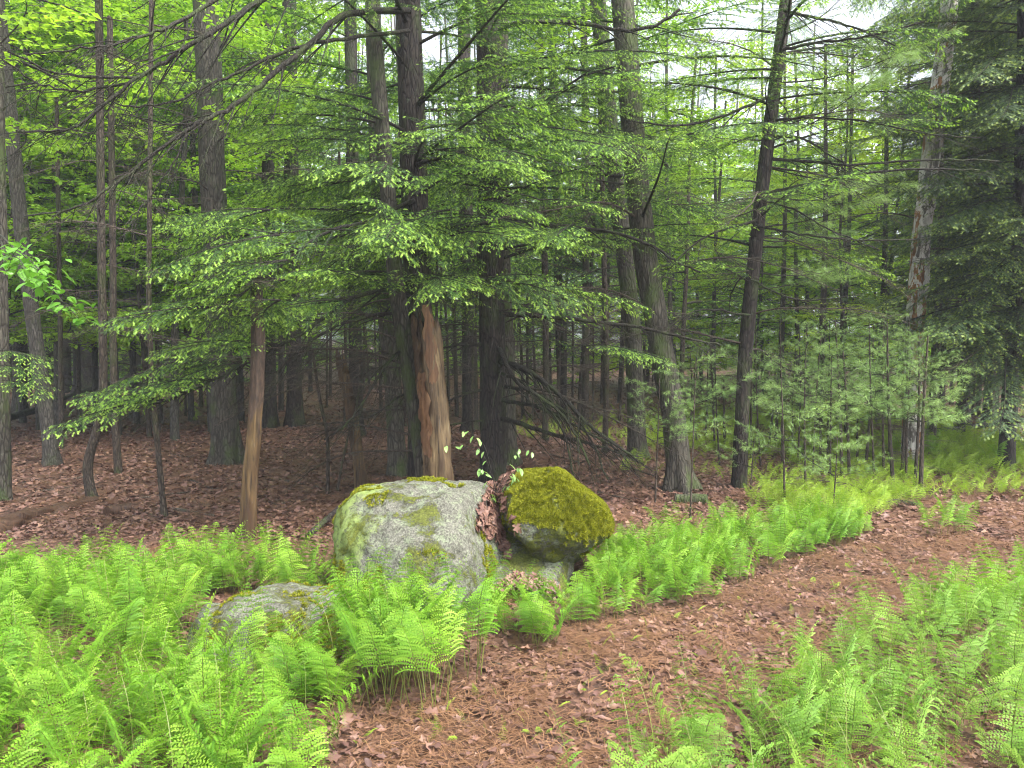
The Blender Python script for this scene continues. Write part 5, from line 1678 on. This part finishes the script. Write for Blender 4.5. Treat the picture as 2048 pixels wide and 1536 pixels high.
for (i, w), lst in bins.items():
    lst.sort(key=lambda q: q[0])
    for j, (px, t) in enumerate(lst):
        if len(lst) == 1:
            t['label'] = 'only one of the %s between %s and %s' % (w, MARKS[i][1], MARKS[i + 1][1])
        else:
            t['label'] = '%s from left of the %s between %s and %s' % (ORD[j], w, MARKS[i][1][4:], MARKS[i + 1][1][4:])
for dense in (True, False):
    lst = sorted([(px, t) for px, t, d_ in SAPS if d_ == dense], key=lambda q: q[0])
    for j, (px, t) in enumerate(lst):
        t['label'] = ('%s soft needled pine sapling, from the left, in the dense thicket beside the path' if dense else '%s sparse pine sapling, from the left, around the slim leaning trunk') % ORD[j]
def fern_place(z, px, py):
    if z == 'left_front':
        c = 'by the left border' if px < 130 else ('in the middle of the lower left bed' if px < 400 else 'below the low mossy stone')
        q = 'close to the stones' if py < 1400 else ('halfway down' if py < 1580 else 'cut by bottom edge')
        return c + ', ' + q
    if z == 'left_back':
        return 'in the back of the left bed, ' + ('by the left border' if px < 180 else 'around the golden dead trunk' if px > 400 else 'below the slim dark stem')
    if z == 'right':
        c = 'in the right bed ' + ('along the path edge' if px < 1560 else 'in its middle' if px < 1850 else 'at the right border')
        return c + (', far up' if py < 1300 else ', halfway' if py < 1480 else ', at the bottom')
    if z == 'strip':
        return 'in the strip along the path, ' + ('beside the mossy boulder' if px < 1330 else 'in front of the curved trunk' if px < 1480 else 'below the pine thicket')
    return {'boulder_front': 'against the front of the grey boulder', 'cleft': 'below the cleft of the boulders', 'tuft': 'in the tuft up the path', 'tuft_low': 'in the low tuft on the path', 'bend': 'at the bend of the path'}[z]
fb = {}
for r_, z, px, py, sc, nf in FERN_T:
    fb.setdefault(fern_place(z, px, py), []).append((r_, px, py, sc * (1 + nf * .01), z))
for pl, lst in fb.items():
    col = 'pale feathery' if lst[0][4] == 'right' else 'tall bare stalked' if lst[0][4] == 'boulder_front' else 'lime green'
    for q in lst:
        q[0]['label'] = '%s fern %s' % (col, pl)
        q[0]['group'] = 'ferns ' + pl
    if len(lst) > 2:
        ex = {}
        for nm, key in (('leftmost', lambda q: q[1]), ('rightmost', lambda q: -q[1]), ('tallest', lambda q: -q[3]), ('smallest', lambda q: q[3]), ('frontmost', lambda q: -q[2]), ('rearmost', lambda q: q[2])):
            o_ = min((q for q in lst if q[0].name not in ex), key=key, default=None)
            if o_ is not None:
                ex[o_[0].name] = nm
                o_[0]['label'] = '%s %s fern %s' % (nm, col, pl)

# ================================================================== HAZE
HAZE = 0.0017
if HAZE:
    mb = MB()
    x0, x1, y0, y1, z0, z1 = -345, 345, -32, 495, -8, 32
    V = [(x, y, z) for x in (x0, x1) for y in (y0, y1) for z in (z0, z1)]
    mb.add(V, [[0, 1, 3, 2], [4, 6, 7, 5], [0, 4, 5, 1], [2, 3, 7, 6], [0, 2, 6, 4], [1, 5, 7, 3]])
    k = NT('haze')
    vol = k.n('ShaderNodeVolumePrincipled')
    vol.inputs['Color'].default_value = (0.86, 0.92, 1.0, 1)
    vol.inputs['Density'].default_value = HAZE
    k.t.links.new(vol.outputs[0], k.out.inputs[1])
    hzo = link('haze', mb.mesh('haze', k.m, False))
    tag(hzo, 'thin pale mist hanging in the woods', 'haze', kind='stuff')
